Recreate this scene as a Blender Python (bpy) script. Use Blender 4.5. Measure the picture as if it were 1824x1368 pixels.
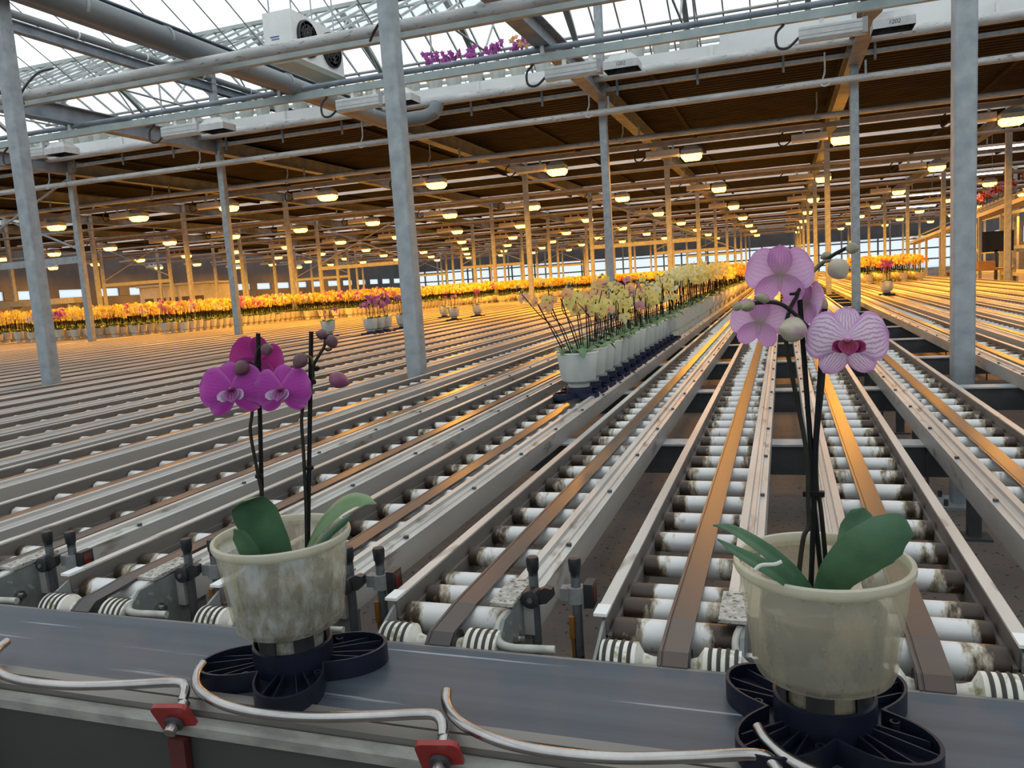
import bpy, math, random
import numpy as np
from mathutils import Vector, Matrix

random.seed(7)
rng = np.random.default_rng(11)
PI = math.pi
scene = bpy.context.scene
for o in list(bpy.data.objects):
    bpy.data.objects.remove(o)

# ------------------------------------------------------------------ camera
PITCH, YAW, ROLL, FPX = 0.12579847, 0.33354195, -0.06547345, 1415.17
CAM = np.array([0.0, 0.0, 1.35])
_f = np.array([-math.sin(YAW) * math.cos(PITCH), math.cos(YAW) * math.cos(PITCH), -math.sin(PITCH)])
_r = np.array([math.cos(YAW), math.sin(YAW), 0.0])
_u = np.cross(_r, _f)
RIGHT = _r * math.cos(ROLL) + _u * math.sin(ROLL)
UP = -_r * math.sin(ROLL) + _u * math.cos(ROLL)
FWD = _f
cam_data = bpy.data.cameras.new('camera')
cam_data.sensor_width = 36.0
cam_data.lens = FPX / 1824.0 * 36.0
cam_data.clip_start = 0.02
cam_data.clip_end = 400
cam = bpy.data.objects.new('camera', cam_data)
scene.collection.objects.link(cam)
cam.matrix_world = Matrix(((RIGHT[0], UP[0], -FWD[0], CAM[0]), (RIGHT[1], UP[1], -FWD[1], CAM[1]),
                           (RIGHT[2], UP[2], -FWD[2], CAM[2]), (0, 0, 0, 1)))
scene.camera = cam

# ------------------------------------------------------------------ sky and exposure
world = bpy.data.worlds.new('overcast_sky')
scene.world = world
world.use_nodes = True
bg = world.node_tree.nodes['Background']
bg.inputs['Color'].default_value = (0.945, 0.972, 1.0, 1)
bg.inputs['Strength'].default_value = 1.38
vs = scene.view_settings
vs.view_transform = 'Standard'
vs.look = 'None'
vs.exposure = 0.0
vs.gamma = 1.0
vs.use_curve_mapping = False

# ------------------------------------------------------------------ helpers
COL = scene.collection


def proj(p):
    v = np.asarray(p, float) - CAM
    d = v @ FWD
    if d <= 0.05:
        return None
    return (912 + FPX * (v @ RIGHT) / d, 684 - FPX * (v @ UP) / d, d)


def seen(p, m=150):
    q = proj(p)
    return q is not None and -m < q[0] < 1824 + m and -m < q[1] < 1368 + m


def pt(u, v, d):
    """world point seen in direction (u, v) at forward distance d"""
    return CAM + d * (FWD + RIGHT * (u - 912) / FPX - UP * (v - 684) / FPX)


class MB:
    def __init__(self):
        self.v, self.f, self.m, self.uv = [], [], [], None

    def add(self, verts, faces, mi=0):
        n = len(self.v)
        self.v += [tuple(p) for p in verts]
        self.f += [tuple(i + n for i in f) for f in faces]
        self.m += [mi] * len(faces)
        return self

    def box(self, x0, x1, y0, y1, z0, z1, mi=0):
        v = [(x, y, z) for x in (x0, x1) for y in (y0, y1) for z in (z0, z1)]
        f = [(0, 1, 3, 2), (4, 6, 7, 5), (0, 4, 5, 1), (2, 3, 7, 6), (0, 2, 6, 4), (1, 5, 7, 3)]
        return self.add(v, f, mi)

    def prism(self, prof, a0, a1, axis='y', mi=0):
        """closed profile extruded along an axis; profile is (x,z) for y, (y,z) for x, (x,y) for z"""
        n = len(prof)
        v = []
        for a in (a0, a1):
            for p, q in prof:
                v.append((p, a, q) if axis == 'y' else ((a, p, q) if axis == 'x' else (p, q, a)))
        f = [(i, (i + 1) % n, n + (i + 1) % n, n + i) for i in range(n)]
        f += [tuple(range(n - 1, -1, -1)), tuple(range(n, 2 * n))]
        return self.add(v, f, mi)

    def cyl(self, a, b, r0, r1=None, n=12, caps=True, mi=0):
        return self.tube([a, b], [r0, r0 if r1 is None else r1], n, caps, mi)

    def tube(self, path, rad, n=10, caps=True, mi=0):
        path = [Vector(p) for p in path]
        k = len(path)
        if not hasattr(rad, '__len__'):
            rad = [rad] * k
        v, f = [], []
        t = (path[1] - path[0]).normalized()
        up = Vector((0, 0, 1)) if abs(t.z) < 0.9 else Vector((1, 0, 0))
        s = t.cross(up).normalized()
        for i in range(k):
            if i == 0:
                t = path[1] - path[0]
            elif i == k - 1:
                t = path[-1] - path[-2]
            else:
                t = (path[i + 1] - path[i]).normalized() + (path[i] - path[i - 1]).normalized()
            t = t.normalized()
            s = (s - t * s.dot(t)).normalized()
            w = t.cross(s)
            for j in range(n):
                a = 2 * PI * j / n
                v.append(path[i] + (s * math.cos(a) + w * math.sin(a)) * rad[i])
        for i in range(k - 1):
            for j in range(n):
                f.append((i * n + j, i * n + (j + 1) % n, (i + 1) * n + (j + 1) % n, (i + 1) * n + j))
        if caps:
            f.append(tuple(range(n - 1, -1, -1)))
            f.append(tuple(range((k - 1) * n, k * n)))
        return self.add(v, f, mi)

    def lathe(self, prof, n=32, axis='z', c=(0, 0, 0), mi=0, close=False):
        """prof: list of (r, h)"""
        v, f = [], []
        for r, h in prof:
            for j in range(n):
                a = 2 * PI * j / n
                p, q = r * math.cos(a), r * math.sin(a)
                if axis == 'z':
                    v.append((c[0] + p, c[1] + q, c[2] + h))
                elif axis == 'x':
                    v.append((c[0] + h, c[1] + p, c[2] + q))
                else:
                    v.append((c[0] + q, c[1] + h, c[2] + p))
        k = len(prof)
        for i in range(k if close else k - 1):
            i2 = (i + 1) % k
            for j in range(n):
                f.append((i * n + j, i * n + (j + 1) % n, i2 * n + (j + 1) % n, i2 * n + j))
        if not close:
            if prof[0][0] > 1e-5:
                f.append(tuple(range(n - 1, -1, -1)))
            if prof[-1][0] > 1e-5:
                f.append(tuple(range((k - 1) * n, k * n)))
        return self.add(v, f, mi)

    def mesh(self, name, mats, smooth=False):
        me = bpy.data.meshes.new(name)
        me.from_pydata(self.v, [], self.f)
        if not isinstance(mats, (list, tuple)):
            mats = [mats]
        for m in mats:
            me.materials.append(m)
        if len(mats) > 1:
            me.polygons.foreach_set('material_index', self.m)
        if self.uv is not None:
            lay = me.uv_layers.new(name='uv')
            li = np.empty(len(me.loops), dtype=np.int32)
            me.loops.foreach_get('vertex_index', li)
            lay.data.foreach_set('uv', np.asarray(self.uv, dtype=np.float32)[li].ravel())
        if smooth:
            me.polygons.foreach_set('use_smooth', [True] * len(me.polygons))
            try:
                me.set_sharp_from_angle(angle=math.radians(38))
            except Exception:
                pass
        me.update()
        return me

    def obj(self, name, mats, parent=None, smooth=False):
        return link(name, self.mesh(name, mats, smooth), parent)


def link(name, me, parent=None, loc=None, rot=None):
    o = bpy.data.objects.new(name, me)
    COL.objects.link(o)
    if parent is not None:
        o.parent = parent
    if loc is not None:
        o.location = loc
    if rot is not None:
        o.rotation_euler = rot
    return o


def tag(o, label=None, cat=None, group=None, kind=None):
    if label:
        o['label'] = label
    if cat:
        o['category'] = cat
    if group:
        o['group'] = group
    if kind:
        o['kind'] = kind
    return o


def thing(name, label, cat, loc=(0, 0, 0), rotz=0, group=None):
    o = bpy.data.objects.new(name, None)
    o.empty_display_size = 0.05
    COL.objects.link(o)
    o.location = loc
    o.rotation_euler = (0, 0, rotz)
    return tag(o, label, cat, group)


def copy_tree(o, parent=None):
    c = o.copy()
    COL.objects.link(c)
    c.parent = parent
    for ch in list(o.children):
        copy_tree(ch, c)
    return c


def smooth_path(pts, sub=6):
    P = [Vector(p) for p in pts]
    P = [P[0] * 2 - P[1]] + P + [P[-1] * 2 - P[-2]]
    out = []
    for i in range(1, len(P) - 2):
        a, b, c, d = P[i - 1], P[i], P[i + 1], P[i + 2]
        for k in range(sub):
            t = k / sub
            out.append(0.5 * ((2 * b) + (c - a) * t + (2 * a - 5 * b + 4 * c - d) * t * t + (3 * b - a - 3 * c + d) * t ** 3))
    out.append(P[-2])
    return out


# ------------------------------------------------------------------ materials
def nodes_of(name):
    m = bpy.data.materials.new(name)
    m.use_nodes = True
    nt = m.node_tree
    return m, nt, nt.nodes, nt.links, nt.nodes['Principled BSDF']


def pmat(name, c1, c2=None, scale=8.0, rough=0.5, metal=0.0, stretch=(1, 1, 1), bump=0.0, detail=4.0,
         lo=0.35, hi=0.65, spec=0.5, c3=None, scale3=30.0, lo3=0.58, hi3=0.66, emit=None, rvar=0.0):
    m, nt, N, L, b = nodes_of(name)
    b.inputs['Roughness'].default_value = rough
    b.inputs['Metallic'].default_value = metal
    b.inputs['Specular IOR Level'].default_value = spec
    b.inputs['Base Color'].default_value = (*c1, 1)
    if emit:
        b.inputs['Emission Color'].default_value = (*emit[:3], 1)
        b.inputs['Emission Strength'].default_value = emit[3]
    if c2 is None and c3 is None and not bump:
        return m
    tc = N.new('ShaderNodeTexCoord')
    mp = N.new('ShaderNodeMapping')
    mp.inputs['Scale'].default_value = stretch
    L.new(tc.outputs['Object'], mp.inputs['Vector'])
    nz = N.new('ShaderNodeTexNoise')
    nz.inputs['Scale'].default_value = scale
    nz.inputs['Detail'].default_value = detail
    L.new(mp.outputs['Vector'], nz.inputs['Vector'])
    cr = N.new('ShaderNodeValToRGB')
    cr.color_ramp.elements[0].position = lo
    cr.color_ramp.elements[1].position = hi
    cr.color_ramp.elements[0].color = (*c1, 1)
    cr.color_ramp.elements[1].color = (*(c2 or c1), 1)
    L.new(nz.outputs['Fac'], cr.inputs['Fac'])
    out = cr.outputs['Color']
    if c3 is not None:
        n3 = N.new('ShaderNodeTexNoise')
        n3.inputs['Scale'].default_value = scale3
        n3.inputs['Detail'].default_value = 5
        L.new(mp.outputs['Vector'], n3.inputs['Vector'])
        r3 = N.new('ShaderNodeValToRGB')
        r3.color_ramp.elements[0].position = lo3
        r3.color_ramp.elements[1].position = hi3
        L.new(n3.outputs['Fac'], r3.inputs['Fac'])
        mx = N.new('ShaderNodeMixRGB')
        L.new(r3.outputs['Color'], mx.inputs['Fac'])
        L.new(out, mx.inputs['Color1'])
        mx.inputs['Color2'].default_value = (*c3, 1)
        out = mx.outputs['Color']
    L.new(out, b.inputs['Base Color'])
    if rvar:
        mr = N.new('ShaderNodeMapRange')
        mr.inputs['To Min'].default_value = max(0.05, rough - rvar)
        mr.inputs['To Max'].default_value = min(1, rough + rvar)
        L.new(nz.outputs['Fac'], mr.inputs['Value'])
        L.new(mr.outputs['Result'], b.inputs['Roughness'])
    if bump:
        bp = N.new('ShaderNodeBump')
        bp.inputs['Strength'].default_value = bump
        bp.inputs['Distance'].default_value = 0.004
        L.new(nz.outputs['Fac'], bp.inputs['Height'])
        L.new(bp.outputs['Normal'], b.inputs['Normal'])
    return m


M = {}
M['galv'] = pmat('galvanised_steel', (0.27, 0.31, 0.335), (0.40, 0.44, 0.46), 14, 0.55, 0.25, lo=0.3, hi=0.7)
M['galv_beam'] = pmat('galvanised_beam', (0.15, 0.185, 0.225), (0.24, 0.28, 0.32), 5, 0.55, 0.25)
M['paint_beam'] = pmat('grey_green_painted_steel', (0.30, 0.37, 0.38), (0.38, 0.45, 0.45), 6, 0.5, 0.1)
M['dark_steel'] = pmat('dark_grey_steel', (0.045, 0.05, 0.055), (0.085, 0.09, 0.095), 7, 0.5, 0.2)
M['alu'] = pmat('aluminium_rail', (0.42, 0.42, 0.40), (0.60, 0.60, 0.57), 5, 0.45, 0.45, stretch=(1, 0.25, 1),
                c3=(0.24, 0.22, 0.19), scale3=26, lo3=0.60, hi3=0.72)
M['alu_far'] = pmat('aluminium_rail_plain', (0.44, 0.43, 0.41), (0.58, 0.57, 0.54), 3, 0.45, 0.4, stretch=(1, 0.15, 1))
M['rail_side'] = pmat('rail_inner_brown_grey', (0.085, 0.078, 0.072), (0.17, 0.155, 0.14), 7, 0.6, 0.2, stretch=(1, 0.3, 1))  # inner rail faces, darker and browner than the top flange
M['plate'] = pmat('painted_end_plate', (0.17, 0.19, 0.185), (0.25, 0.27, 0.26), 16, 0.55, 0.15, c3=(0.36, 0.35, 0.30), scale3=60, lo3=0.6, hi3=0.7)
M['chalky'] = pmat('scuffed_zinc_cap', (0.30, 0.30, 0.27), (0.50, 0.50, 0.46), 60, 0.7, 0.15, c3=(0.12, 0.10, 0.07), scale3=110, lo3=0.55, hi3=0.62)
M['band'] = pmat('rubber_drive_band', (0.026, 0.027, 0.031), (0.050, 0.040, 0.035), 1.1, 0.33, 0.0, stretch=(1, 0.6, 1), spec=0.6, rvar=0.1)
M['band_far'] = pmat('lamp_tinted_drive_band', (0.055, 0.036, 0.025), (0.10, 0.058, 0.034), 1.5, 0.33, 0.0, stretch=(1, 0.5, 1), spec=0.6, rvar=0.08)  # brown stands in for orange lamp reflection, painted into the band colour
M['belt'] = pmat('blue_grey_conveyor_belt', (0.036, 0.048, 0.066), (0.062, 0.078, 0.100), 9, 0.40, 0.0, stretch=(0.10, 3.2, 1),
                 c3=(0.30, 0.34, 0.38), scale3=14, lo3=0.63, hi3=0.68, spec=0.5, rvar=0.1)
M['belt_frame'] = pmat('belt_frame_aluminium', (0.16, 0.15, 0.135), (0.23, 0.22, 0.20), 6, 0.42, 0.5, stretch=(0.2, 1, 1))
M['belt_flange'] = pmat('belt_flange_zinc', (0.20, 0.20, 0.185), (0.31, 0.31, 0.285), 40, 0.6, 0.2, stretch=(0.5, 1, 1))
M['belt_side'] = pmat('belt_side_panel', (0.030, 0.032, 0.031), (0.045, 0.047, 0.045), 3, 0.6, 0.1)
M['chrome'] = pmat('stainless_rod', (0.36, 0.35, 0.34), (0.46, 0.45, 0.44), 20, 0.24, 1.0)
M['rod_grey'] = pmat('painted_bent_rod', (0.33, 0.34, 0.31), (0.46, 0.46, 0.41), 40, 0.5, 0.2)
M['red'] = pmat('red_plastic', (0.24, 0.020, 0.018), (0.32, 0.03, 0.026), 20, 0.4)
M['dark_red'] = pmat('dark_red_post', (0.06, 0.010, 0.010), (0.09, 0.014, 0.014), 20, 0.5)
M['black'] = pmat('black_plastic', (0.012, 0.012, 0.014), (0.022, 0.022, 0.024), 20, 0.42)
M['cable'] = pmat('black_cable', (0.02, 0.02, 0.022), None, rough=0.5)
M['orange_cable'] = pmat('orange_cable', (0.22, 0.09, 0.015), None, rough=0.5)
M['post'] = pmat('grey_bar_post', (0.11, 0.12, 0.13), (0.17, 0.18, 0.19), 30, 0.4, 0.5)
M['post_clamp'] = pmat('grey_ring_clamp', (0.16, 0.17, 0.17), (0.24, 0.25, 0.25), 30, 0.5, 0.2)
M['sensor_red'] = pmat('dark_red_sensor_window', (0.10, 0.012, 0.01), None, rough=0.3)
M['white_disc'] = pmat('worn_white_wheel', (0.62, 0.61, 0.52), (0.78, 0.78, 0.72), 20, 0.5, 0, c3=(0.33, 0.30, 0.16), scale3=55, lo3=0.58, hi3=0.70)
M['rubber'] = pmat('black_rubber', (0.02, 0.02, 0.02), (0.04, 0.038, 0.035), 30, 0.6)
M['navy'] = pmat('navy_plastic', (0.005, 0.007, 0.016), (0.010, 0.012, 0.026), 14, 0.42, spec=0.3)
M['navy_row'] = pmat('navy_plastic_row', (0.009, 0.013, 0.040), (0.015, 0.021, 0.058), 14, 0.45)
M['soil'] = pmat('bark_in_clear_pot', (0.022, 0.026, 0.032), (0.060, 0.075, 0.09), 40, 0.5, 0, c3=(0.13, 0.16, 0.18), scale3=35, lo3=0.55, hi3=0.68)
M['stick'] = pmat('black_flower_stake', (0.007, 0.007, 0.008), None, rough=0.5, spec=0.15)
M['stem'] = pmat('dark_flower_stem', (0.010, 0.011, 0.008), (0.022, 0.02, 0.014), 30, 0.5, spec=0.2)
M['stem_green'] = pmat('olive_flower_stem', (0.10, 0.095, 0.04), (0.16, 0.14, 0.06), 60, 0.45)
M['leaf'] = pmat('orchid_leaf', (0.042, 0.110, 0.055), (0.075, 0.165, 0.085), 20, 0.35, stretch=(1, 1, 1), spec=0.45)
M['leaf_pale'] = pmat('pale_orchid_leaf', (0.10, 0.19, 0.075), (0.16, 0.25, 0.12), 25, 0.38)
M['leaf_row'] = pmat('row_orchid_leaf', (0.035, 0.10, 0.025), (0.08, 0.17, 0.05), 12, 0.4)
M['bud_purple'] = pmat('dusky_purple_bud', (0.085, 0.032, 0.050), (0.14, 0.060, 0.075), 30, 0.45, c3=(0.11, 0.09, 0.05), scale3=50)
M['bud_pink'] = pmat('magenta_bud', (0.17, 0.04, 0.10), (0.25, 0.08, 0.15), 30, 0.45)
M['bud_green'] = pmat('green_cream_bud', (0.20, 0.19, 0.10), (0.36, 0.33, 0.22), 40, 0.5)
M['bud_cream'] = pmat('cream_pink_bud', (0.40, 0.36, 0.26), (0.52, 0.46, 0.38), 30, 0.5, stretch=(1, 1, .3), c3=(0.36, 0.18, 0.26), scale3=45, lo3=0.55, hi3=0.7)
M['root'] = pmat('pale_air_root', (0.55, 0.57, 0.50), None, rough=0.6)
M['white_pipe'] = pmat('whitewashed_pipe', (0.40, 0.41, 0.41), (0.58, 0.59, 0.58), 9, 0.45, 0.1, stretch=(0.3, 1, 1), c3=(0.22, 0.21, 0.20), scale3=40, lo3=0.6, hi3=0.7)
M['far_pipe'] = pmat('grey_heating_pipe', (0.28, 0.27, 0.26), (0.38, 0.36, 0.34), 6, 0.5, 0.1)
M['duct'] = pmat('grey_duct_pipe', (0.14, 0.165, 0.18), (0.21, 0.235, 0.245), 3, 0.45, 0.1, stretch=(1, 0.3, 1))
M['white_metal'] = pmat('white_enamel', (0.72, 0.74, 0.73), (0.80, 0.82, 0.81), 4, 0.45)
M['ac_base'] = pmat('grey_green_tray', (0.40, 0.47, 0.42), (0.46, 0.53, 0.47), 4, 0.5)
M['lamp_body'] = pmat('lamp_ballast_grey', (0.52, 0.54, 0.54), (0.64, 0.66, 0.65), 8, 0.45, 0.1)
M['hood_dark'] = pmat('dark_reflector_inside', (0.05, 0.045, 0.04), (0.10, 0.09, 0.08), 30, 0.45, 0.4)
M['slat'] = pmat('deck_slats', (0.013, 0.0125, 0.016), (0.024, 0.022, 0.026), 2.0, 0.8, 0.0, spec=0.1)
M['fascia'] = pmat('white_trough_side', (0.66, 0.69, 0.69), (0.78, 0.80, 0.80), 2.5, 0.45, 0.1, stretch=(0.4, 1, 1))
M['floor'] = pmat('dirty_concrete', (0.115, 0.095, 0.082), (0.19, 0.155, 0.13), 1.3, 0.75, 0, c3=(0.02, 0.016, 0.012), scale3=34, lo3=0.62, hi3=0.66, bump=0.15)
M['wood'] = pmat('brown_bench', (0.25, 0.16, 0.09), (0.34, 0.22, 0.12), 5, 0.6)
M['grey_box'] = pmat('machine_grey', (0.32, 0.34, 0.35), (0.42, 0.44, 0.45), 3, 0.5)
M['dark_panel'] = pmat('dark_far_band', (0.05, 0.05, 0.055), (0.075, 0.075, 0.08), 1, 0.7)
M['roof_steel'] = pmat('roof_steel', (0.33, 0.38, 0.36), (0.44, 0.48, 0.46), 3, 0.5, 0.2)
M['bar'] = pmat('glazing_bar_alu', (0.42, 0.43, 0.42), (0.55, 0.56, 0.55), 3, 0.5, 0.3)
M['ink'] = pmat('black_marker_ink', (0.02, 0.02, 0.02), None, rough=0.6)
M['blue_mark'] = pmat('blue_print', (0.10, 0.15, 0.40), None, rough=0.5)
M['gap_glow_strip'] = pmat('white_gap_glow', (0.9, 0.9, 0.9), None, emit=(0.95, 0.98, 1.0, 5.0))  # added glow in place of daylight through the deck gaps
M['lit'] = pmat('sodium_lamp_glass', (0.9, 0.7, 0.4), None, emit=(1.0, 0.38, 0.036, 20.0))


def glass_mat():
    m, nt, N, L, b = nodes_of('roof_glass')
    N.remove(b)
    t = N.new('ShaderNodeBsdfTransparent')
    t.inputs['Color'].default_value = (0.95, 0.97, 0.97, 1)
    g = N.new('ShaderNodeBsdfGlossy')
    g.inputs['Roughness'].default_value = 0.15
    g.inputs['Color'].default_value = (0.8, 0.85, 0.9, 1)
    mx = N.new('ShaderNodeMixShader')
    mx.inputs['Fac'].default_value = 0.05
    L.new(t.outputs[0], mx.inputs[1])
    L.new(g.outputs[0], mx.inputs[2])
    L.new(mx.outputs[0], N['Material Output'].inputs['Surface'])
    return m


M['glass'] = glass_mat()


def frosted_mat():
    m, nt, N, L, b = nodes_of('frosted_wall_sheet')
    N.remove(b)
    t = N.new('ShaderNodeBsdfTransparent')
    t.inputs['Color'].default_value = (0.85, 0.9, 0.92, 1)
    g = N.new('ShaderNodeBsdfTranslucent')
    g.inputs['Color'].default_value = (0.75, 0.78, 0.8, 1)
    mx = N.new('ShaderNodeMixShader')
    mx.inputs['Fac'].default_value = 0.45
    L.new(t.outputs[0], mx.inputs[1])
    L.new(g.outputs[0], mx.inputs[2])
    L.new(mx.outputs[0], N['Material Output'].inputs['Surface'])
    return m


M['frosted'] = frosted_mat()


def pot_mat(name, tint, stain, fac_t, fac_tl, sc, lo, hi):
    """milky translucent plastic with mineral stains"""
    m, nt, N, L, b = nodes_of(name)
    tc = N.new('ShaderNodeTexCoord')
    mp = N.new('ShaderNodeMapping')
    mp.inputs['Scale'].default_value = (1, 1, 0.45)
    L.new(tc.outputs['Object'], mp.inputs['Vector'])
    nz = N.new('ShaderNodeTexNoise')
    nz.inputs['Scale'].default_value = sc
    nz.inputs['Detail'].default_value = 6
    nz.inputs['Roughness'].default_value = 0.65
    L.new(mp.outputs['Vector'], nz.inputs['Vector'])
    cr = N.new('ShaderNodeValToRGB')
    cr.color_ramp.elements[0].position = lo
    cr.color_ramp.elements[1].position = hi
    cr.color_ramp.elements[0].color = (*tint, 1)
    cr.color_ramp.elements[1].color = (*stain, 1)
    L.new(nz.outputs['Fac'], cr.inputs['Fac'])
    b.inputs['Roughness'].default_value = 0.33
    b.inputs['Specular IOR Level'].default_value = 0.5
    L.new(cr.outputs['Color'], b.inputs['Base Color'])
    tl = N.new('ShaderNodeBsdfTranslucent')
    L.new(cr.outputs['Color'], tl.inputs['Color'])
    tr = N.new('ShaderNodeBsdfTransparent')
    tr.inputs['Color'].default_value = (0.88, 0.88, 0.83, 1)
    m1 = N.new('ShaderNodeMixShader')
    m1.inputs['Fac'].default_value = fac_tl
    L.new(b.outputs[0], m1.inputs[1])
    L.new(tl.outputs[0], m1.inputs[2])
    m2 = N.new('ShaderNodeMixShader')
    # the stained crust lets less through
    mr = N.new('ShaderNodeMapRange')
    mr.inputs['From Min'].default_value = lo
    mr.inputs['From Max'].default_value = hi
    mr.inputs['To Min'].default_value = fac_t
    mr.inputs['To Max'].default_value = fac_t * 0.5
    L.new(nz.outputs['Fac'], mr.inputs['Value'])
    L.new(mr.outputs['Result'], m2.inputs['Fac'])
    L.new(m1.outputs[0], m2.inputs[1])
    L.new(tr.outputs[0], m2.inputs[2])
    L.new(m2.outputs[0], N['Material Output'].inputs['Surface'])
    return m


M['pot_a'] = pot_mat('milky_pot_crusted', (0.74, 0.70, 0.56), (0.74, 0.78, 0.80), 0.76, 0.5, 34, 0.45, 0.62)
M['pot_b'] = pot_mat('milky_pot_cream', (0.84, 0.80, 0.66), (0.60, 0.50, 0.34), 0.76, 0.5, 13, 0.52, 0.74)
M['pot_row'] = pot_mat('white_milky_pot', (0.90, 0.92, 0.88), (0.78, 0.82, 0.80), 0.10, 0.5, 14, 0.45, 0.65)
M['pot_rim'] = pot_mat('milky_pot_rim', (0.84, 0.82, 0.70), (0.70, 0.66, 0.52), 0.15, 0.5, 20, 0.5, 0.7)
M['pot_far'] = pmat('far_milky_pot', (0.60, 0.58, 0.48), (0.68, 0.66, 0.56), 4, 0.5)


def roller_mat():
    m, nt, N, L, b = nodes_of('white_roller_rusty_ends')
    b.inputs['Roughness'].default_value = 0.4
    b.inputs['Metallic'].default_value = 0.15
    tc = N.new('ShaderNodeTexCoord')
    oi = N.new('ShaderNodeObjectInfo')
    ad = N.new('ShaderNodeVectorMath')
    ad.operation = 'ADD'
    sc = N.new('ShaderNodeVectorMath')
    sc.operation = 'SCALE'
    sc.inputs[0].default_value = (7.3, 3.1, 5.7)
    L.new(oi.outputs['Random'], sc.inputs['Scale'])
    L.new(tc.outputs['Object'], ad.inputs[0])
    L.new(sc.outputs['Vector'], ad.inputs[1])
    nz = N.new('ShaderNodeTexNoise')
    nz.inputs['Scale'].default_value = 34
    nz.inputs['Detail'].default_value = 6
    nz.inputs['Roughness'].default_value = 0.65
    rg = N.new('ShaderNodeVectorMath')
    rg.operation = 'MULTIPLY'
    rg.inputs[1].default_value = (1.0, 0.4, 0.4)
    L.new(ad.outputs['Vector'], rg.inputs[0])
    L.new(rg.outputs['Vector'], nz.inputs['Vector'])
    sx = N.new('ShaderNodeSeparateXYZ')
    L.new(tc.outputs['Object'], sx.inputs[0])
    ab = N.new('ShaderNodeMath')
    ab.operation = 'ABSOLUTE'
    L.new(sx.outputs['X'], ab.inputs[0])
    # rust grows towards the roller's ends, where the bearings sit
    m1 = N.new('ShaderNodeMath')
    m1.operation = 'MULTIPLY_ADD'
    m1.inputs[1].default_value = 16.0
    m1.inputs[2].default_value = -1.50
    L.new(ab.outputs[0], m1.inputs[0])
    m2 = N.new('ShaderNodeMath')
    m2.operation = 'MULTIPLY_ADD'
    m2.inputs[1].default_value = 2.2
    L.new(nz.outputs['Fac'], m2.inputs[0])
    L.new(m1.outputs[0], m2.inputs[2])
    rv = N.new('ShaderNodeMath')
    rv.operation = 'MULTIPLY_ADD'
    rv.inputs[1].default_value = 0.35
    L.new(oi.outputs['Random'], rv.inputs[0])
    L.new(m2.outputs[0], rv.inputs[2])
    cr = N.new('ShaderNodeValToRGB')
    e = cr.color_ramp.elements
    e[0].position = 0.62
    e[0].color = (0.66, 0.67, 0.66, 1)
    e[1].position = 1.0
    e[1].color = (0.045, 0.03, 0.02, 1)
    k = e.new(0.80)
    k.color = (0.36, 0.31, 0.22, 1)
    L.new(rv.outputs[0], cr.inputs['Fac'])
    L.new(cr.outputs['Color'], b.inputs['Base Color'])
    return m


M['roller'] = roller_mat()
M['roller_far'] = pmat('white_roller', (0.58, 0.58, 0.56), (0.70, 0.70, 0.68), 20, 0.45, 0.1)


def petal_mat(name, base, edge, vein, vein_w, nv=9.0, basecol=None, veinpow=0.5, rough=0.5):
    """petal: colour by the petal's own u (across) and v (along): veins fan out from the base"""
    m, nt, N, L, b = nodes_of(name)
    b.inputs['Roughness'].default_value = rough
    b.inputs['Specular IOR Level'].default_value = 0.25
    uv = N.new('ShaderNodeUVMap')
    uv.uv_map = 'uv'
    sp = N.new('ShaderNodeSeparateXYZ')
    L.new(uv.outputs[0], sp.inputs[0])
    nz = N.new('ShaderNodeTexNoise')
    nz.inputs['Scale'].default_value = 9
    nz.inputs['Detail'].default_value = 3
    L.new(uv.outputs[0], nz.inputs['Vector'])

    def math_(op, a, bb=None, c=None):
        q = N.new('ShaderNodeMath')
        q.operation = op
        for i, x in enumerate((a, bb, c)):
            if x is None:
                continue
            if isinstance(x, (int, float)):
                q.inputs[i].default_value = x
            else:
                L.new(x, q.inputs[i])
        return q.outputs[0]
    uu = math_('MULTIPLY_ADD', nz.outputs['Fac'], 0.10, sp.outputs['X'])
    s = math_('ABSOLUTE', math_('SINE', math_('MULTIPLY', uu, nv * PI)))
    veinv = math_('SUBTRACT', 1.0, math_('POWER', s, veinpow))       # 1 on the vein
    veinv = math_('MULTIPLY', veinv, vein_w)
    mix1 = N.new('ShaderNodeMixRGB')
    mix1.inputs['Color1'].default_value = (*base, 1)
    mix1.inputs['Color2'].default_value = (*vein, 1)
    L.new(veinv, mix1.inputs['Fac'])
    # rim tint: near the outline (|u|->1 or v->1)
    ua = math_('ABSOLUTE', math_('MULTIPLY_ADD', sp.outputs['X'], 2.0, -1.0))
    rim = math_('MAXIMUM', math_('POWER', ua, 6.0), math_('POWER', sp.outputs['Y'], 7.0))
    mix2 = N.new('ShaderNodeMixRGB')
    L.new(math_('MULTIPLY', rim, 0.8), mix2.inputs['Fac'])
    L.new(mix1.outputs[0], mix2.inputs['Color1'])
    mix2.inputs['Color2'].default_value = (*edge, 1)
    out = mix2.outputs[0]
    if basecol:
        mix3 = N.new('ShaderNodeMixRGB')
        bf = math_('POWER', math_('SUBTRACT', 1.0, sp.outputs['Y']), 5.0)
        L.new(bf, mix3.inputs['Fac'])
        L.new(out, mix3.inputs['Color1'])
        mix3.inputs['Color2'].default_value = (*basecol, 1)
        out = mix3.outputs[0]
    L.new(out, b.inputs['Base Color'])
    tl = N.new('ShaderNodeBsdfTranslucent')
    L.new(out, tl.inputs['Color'])
    ms = N.new('ShaderNodeMixShader')
    ms.inputs['Fac'].default_value = 0.5
    L.new(b.outputs[0], ms.inputs[1])
    L.new(tl.outputs[0], ms.inputs[2])
    L.new(ms.outputs[0], N['Material Output'].inputs['Surface'])
    return m


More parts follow.
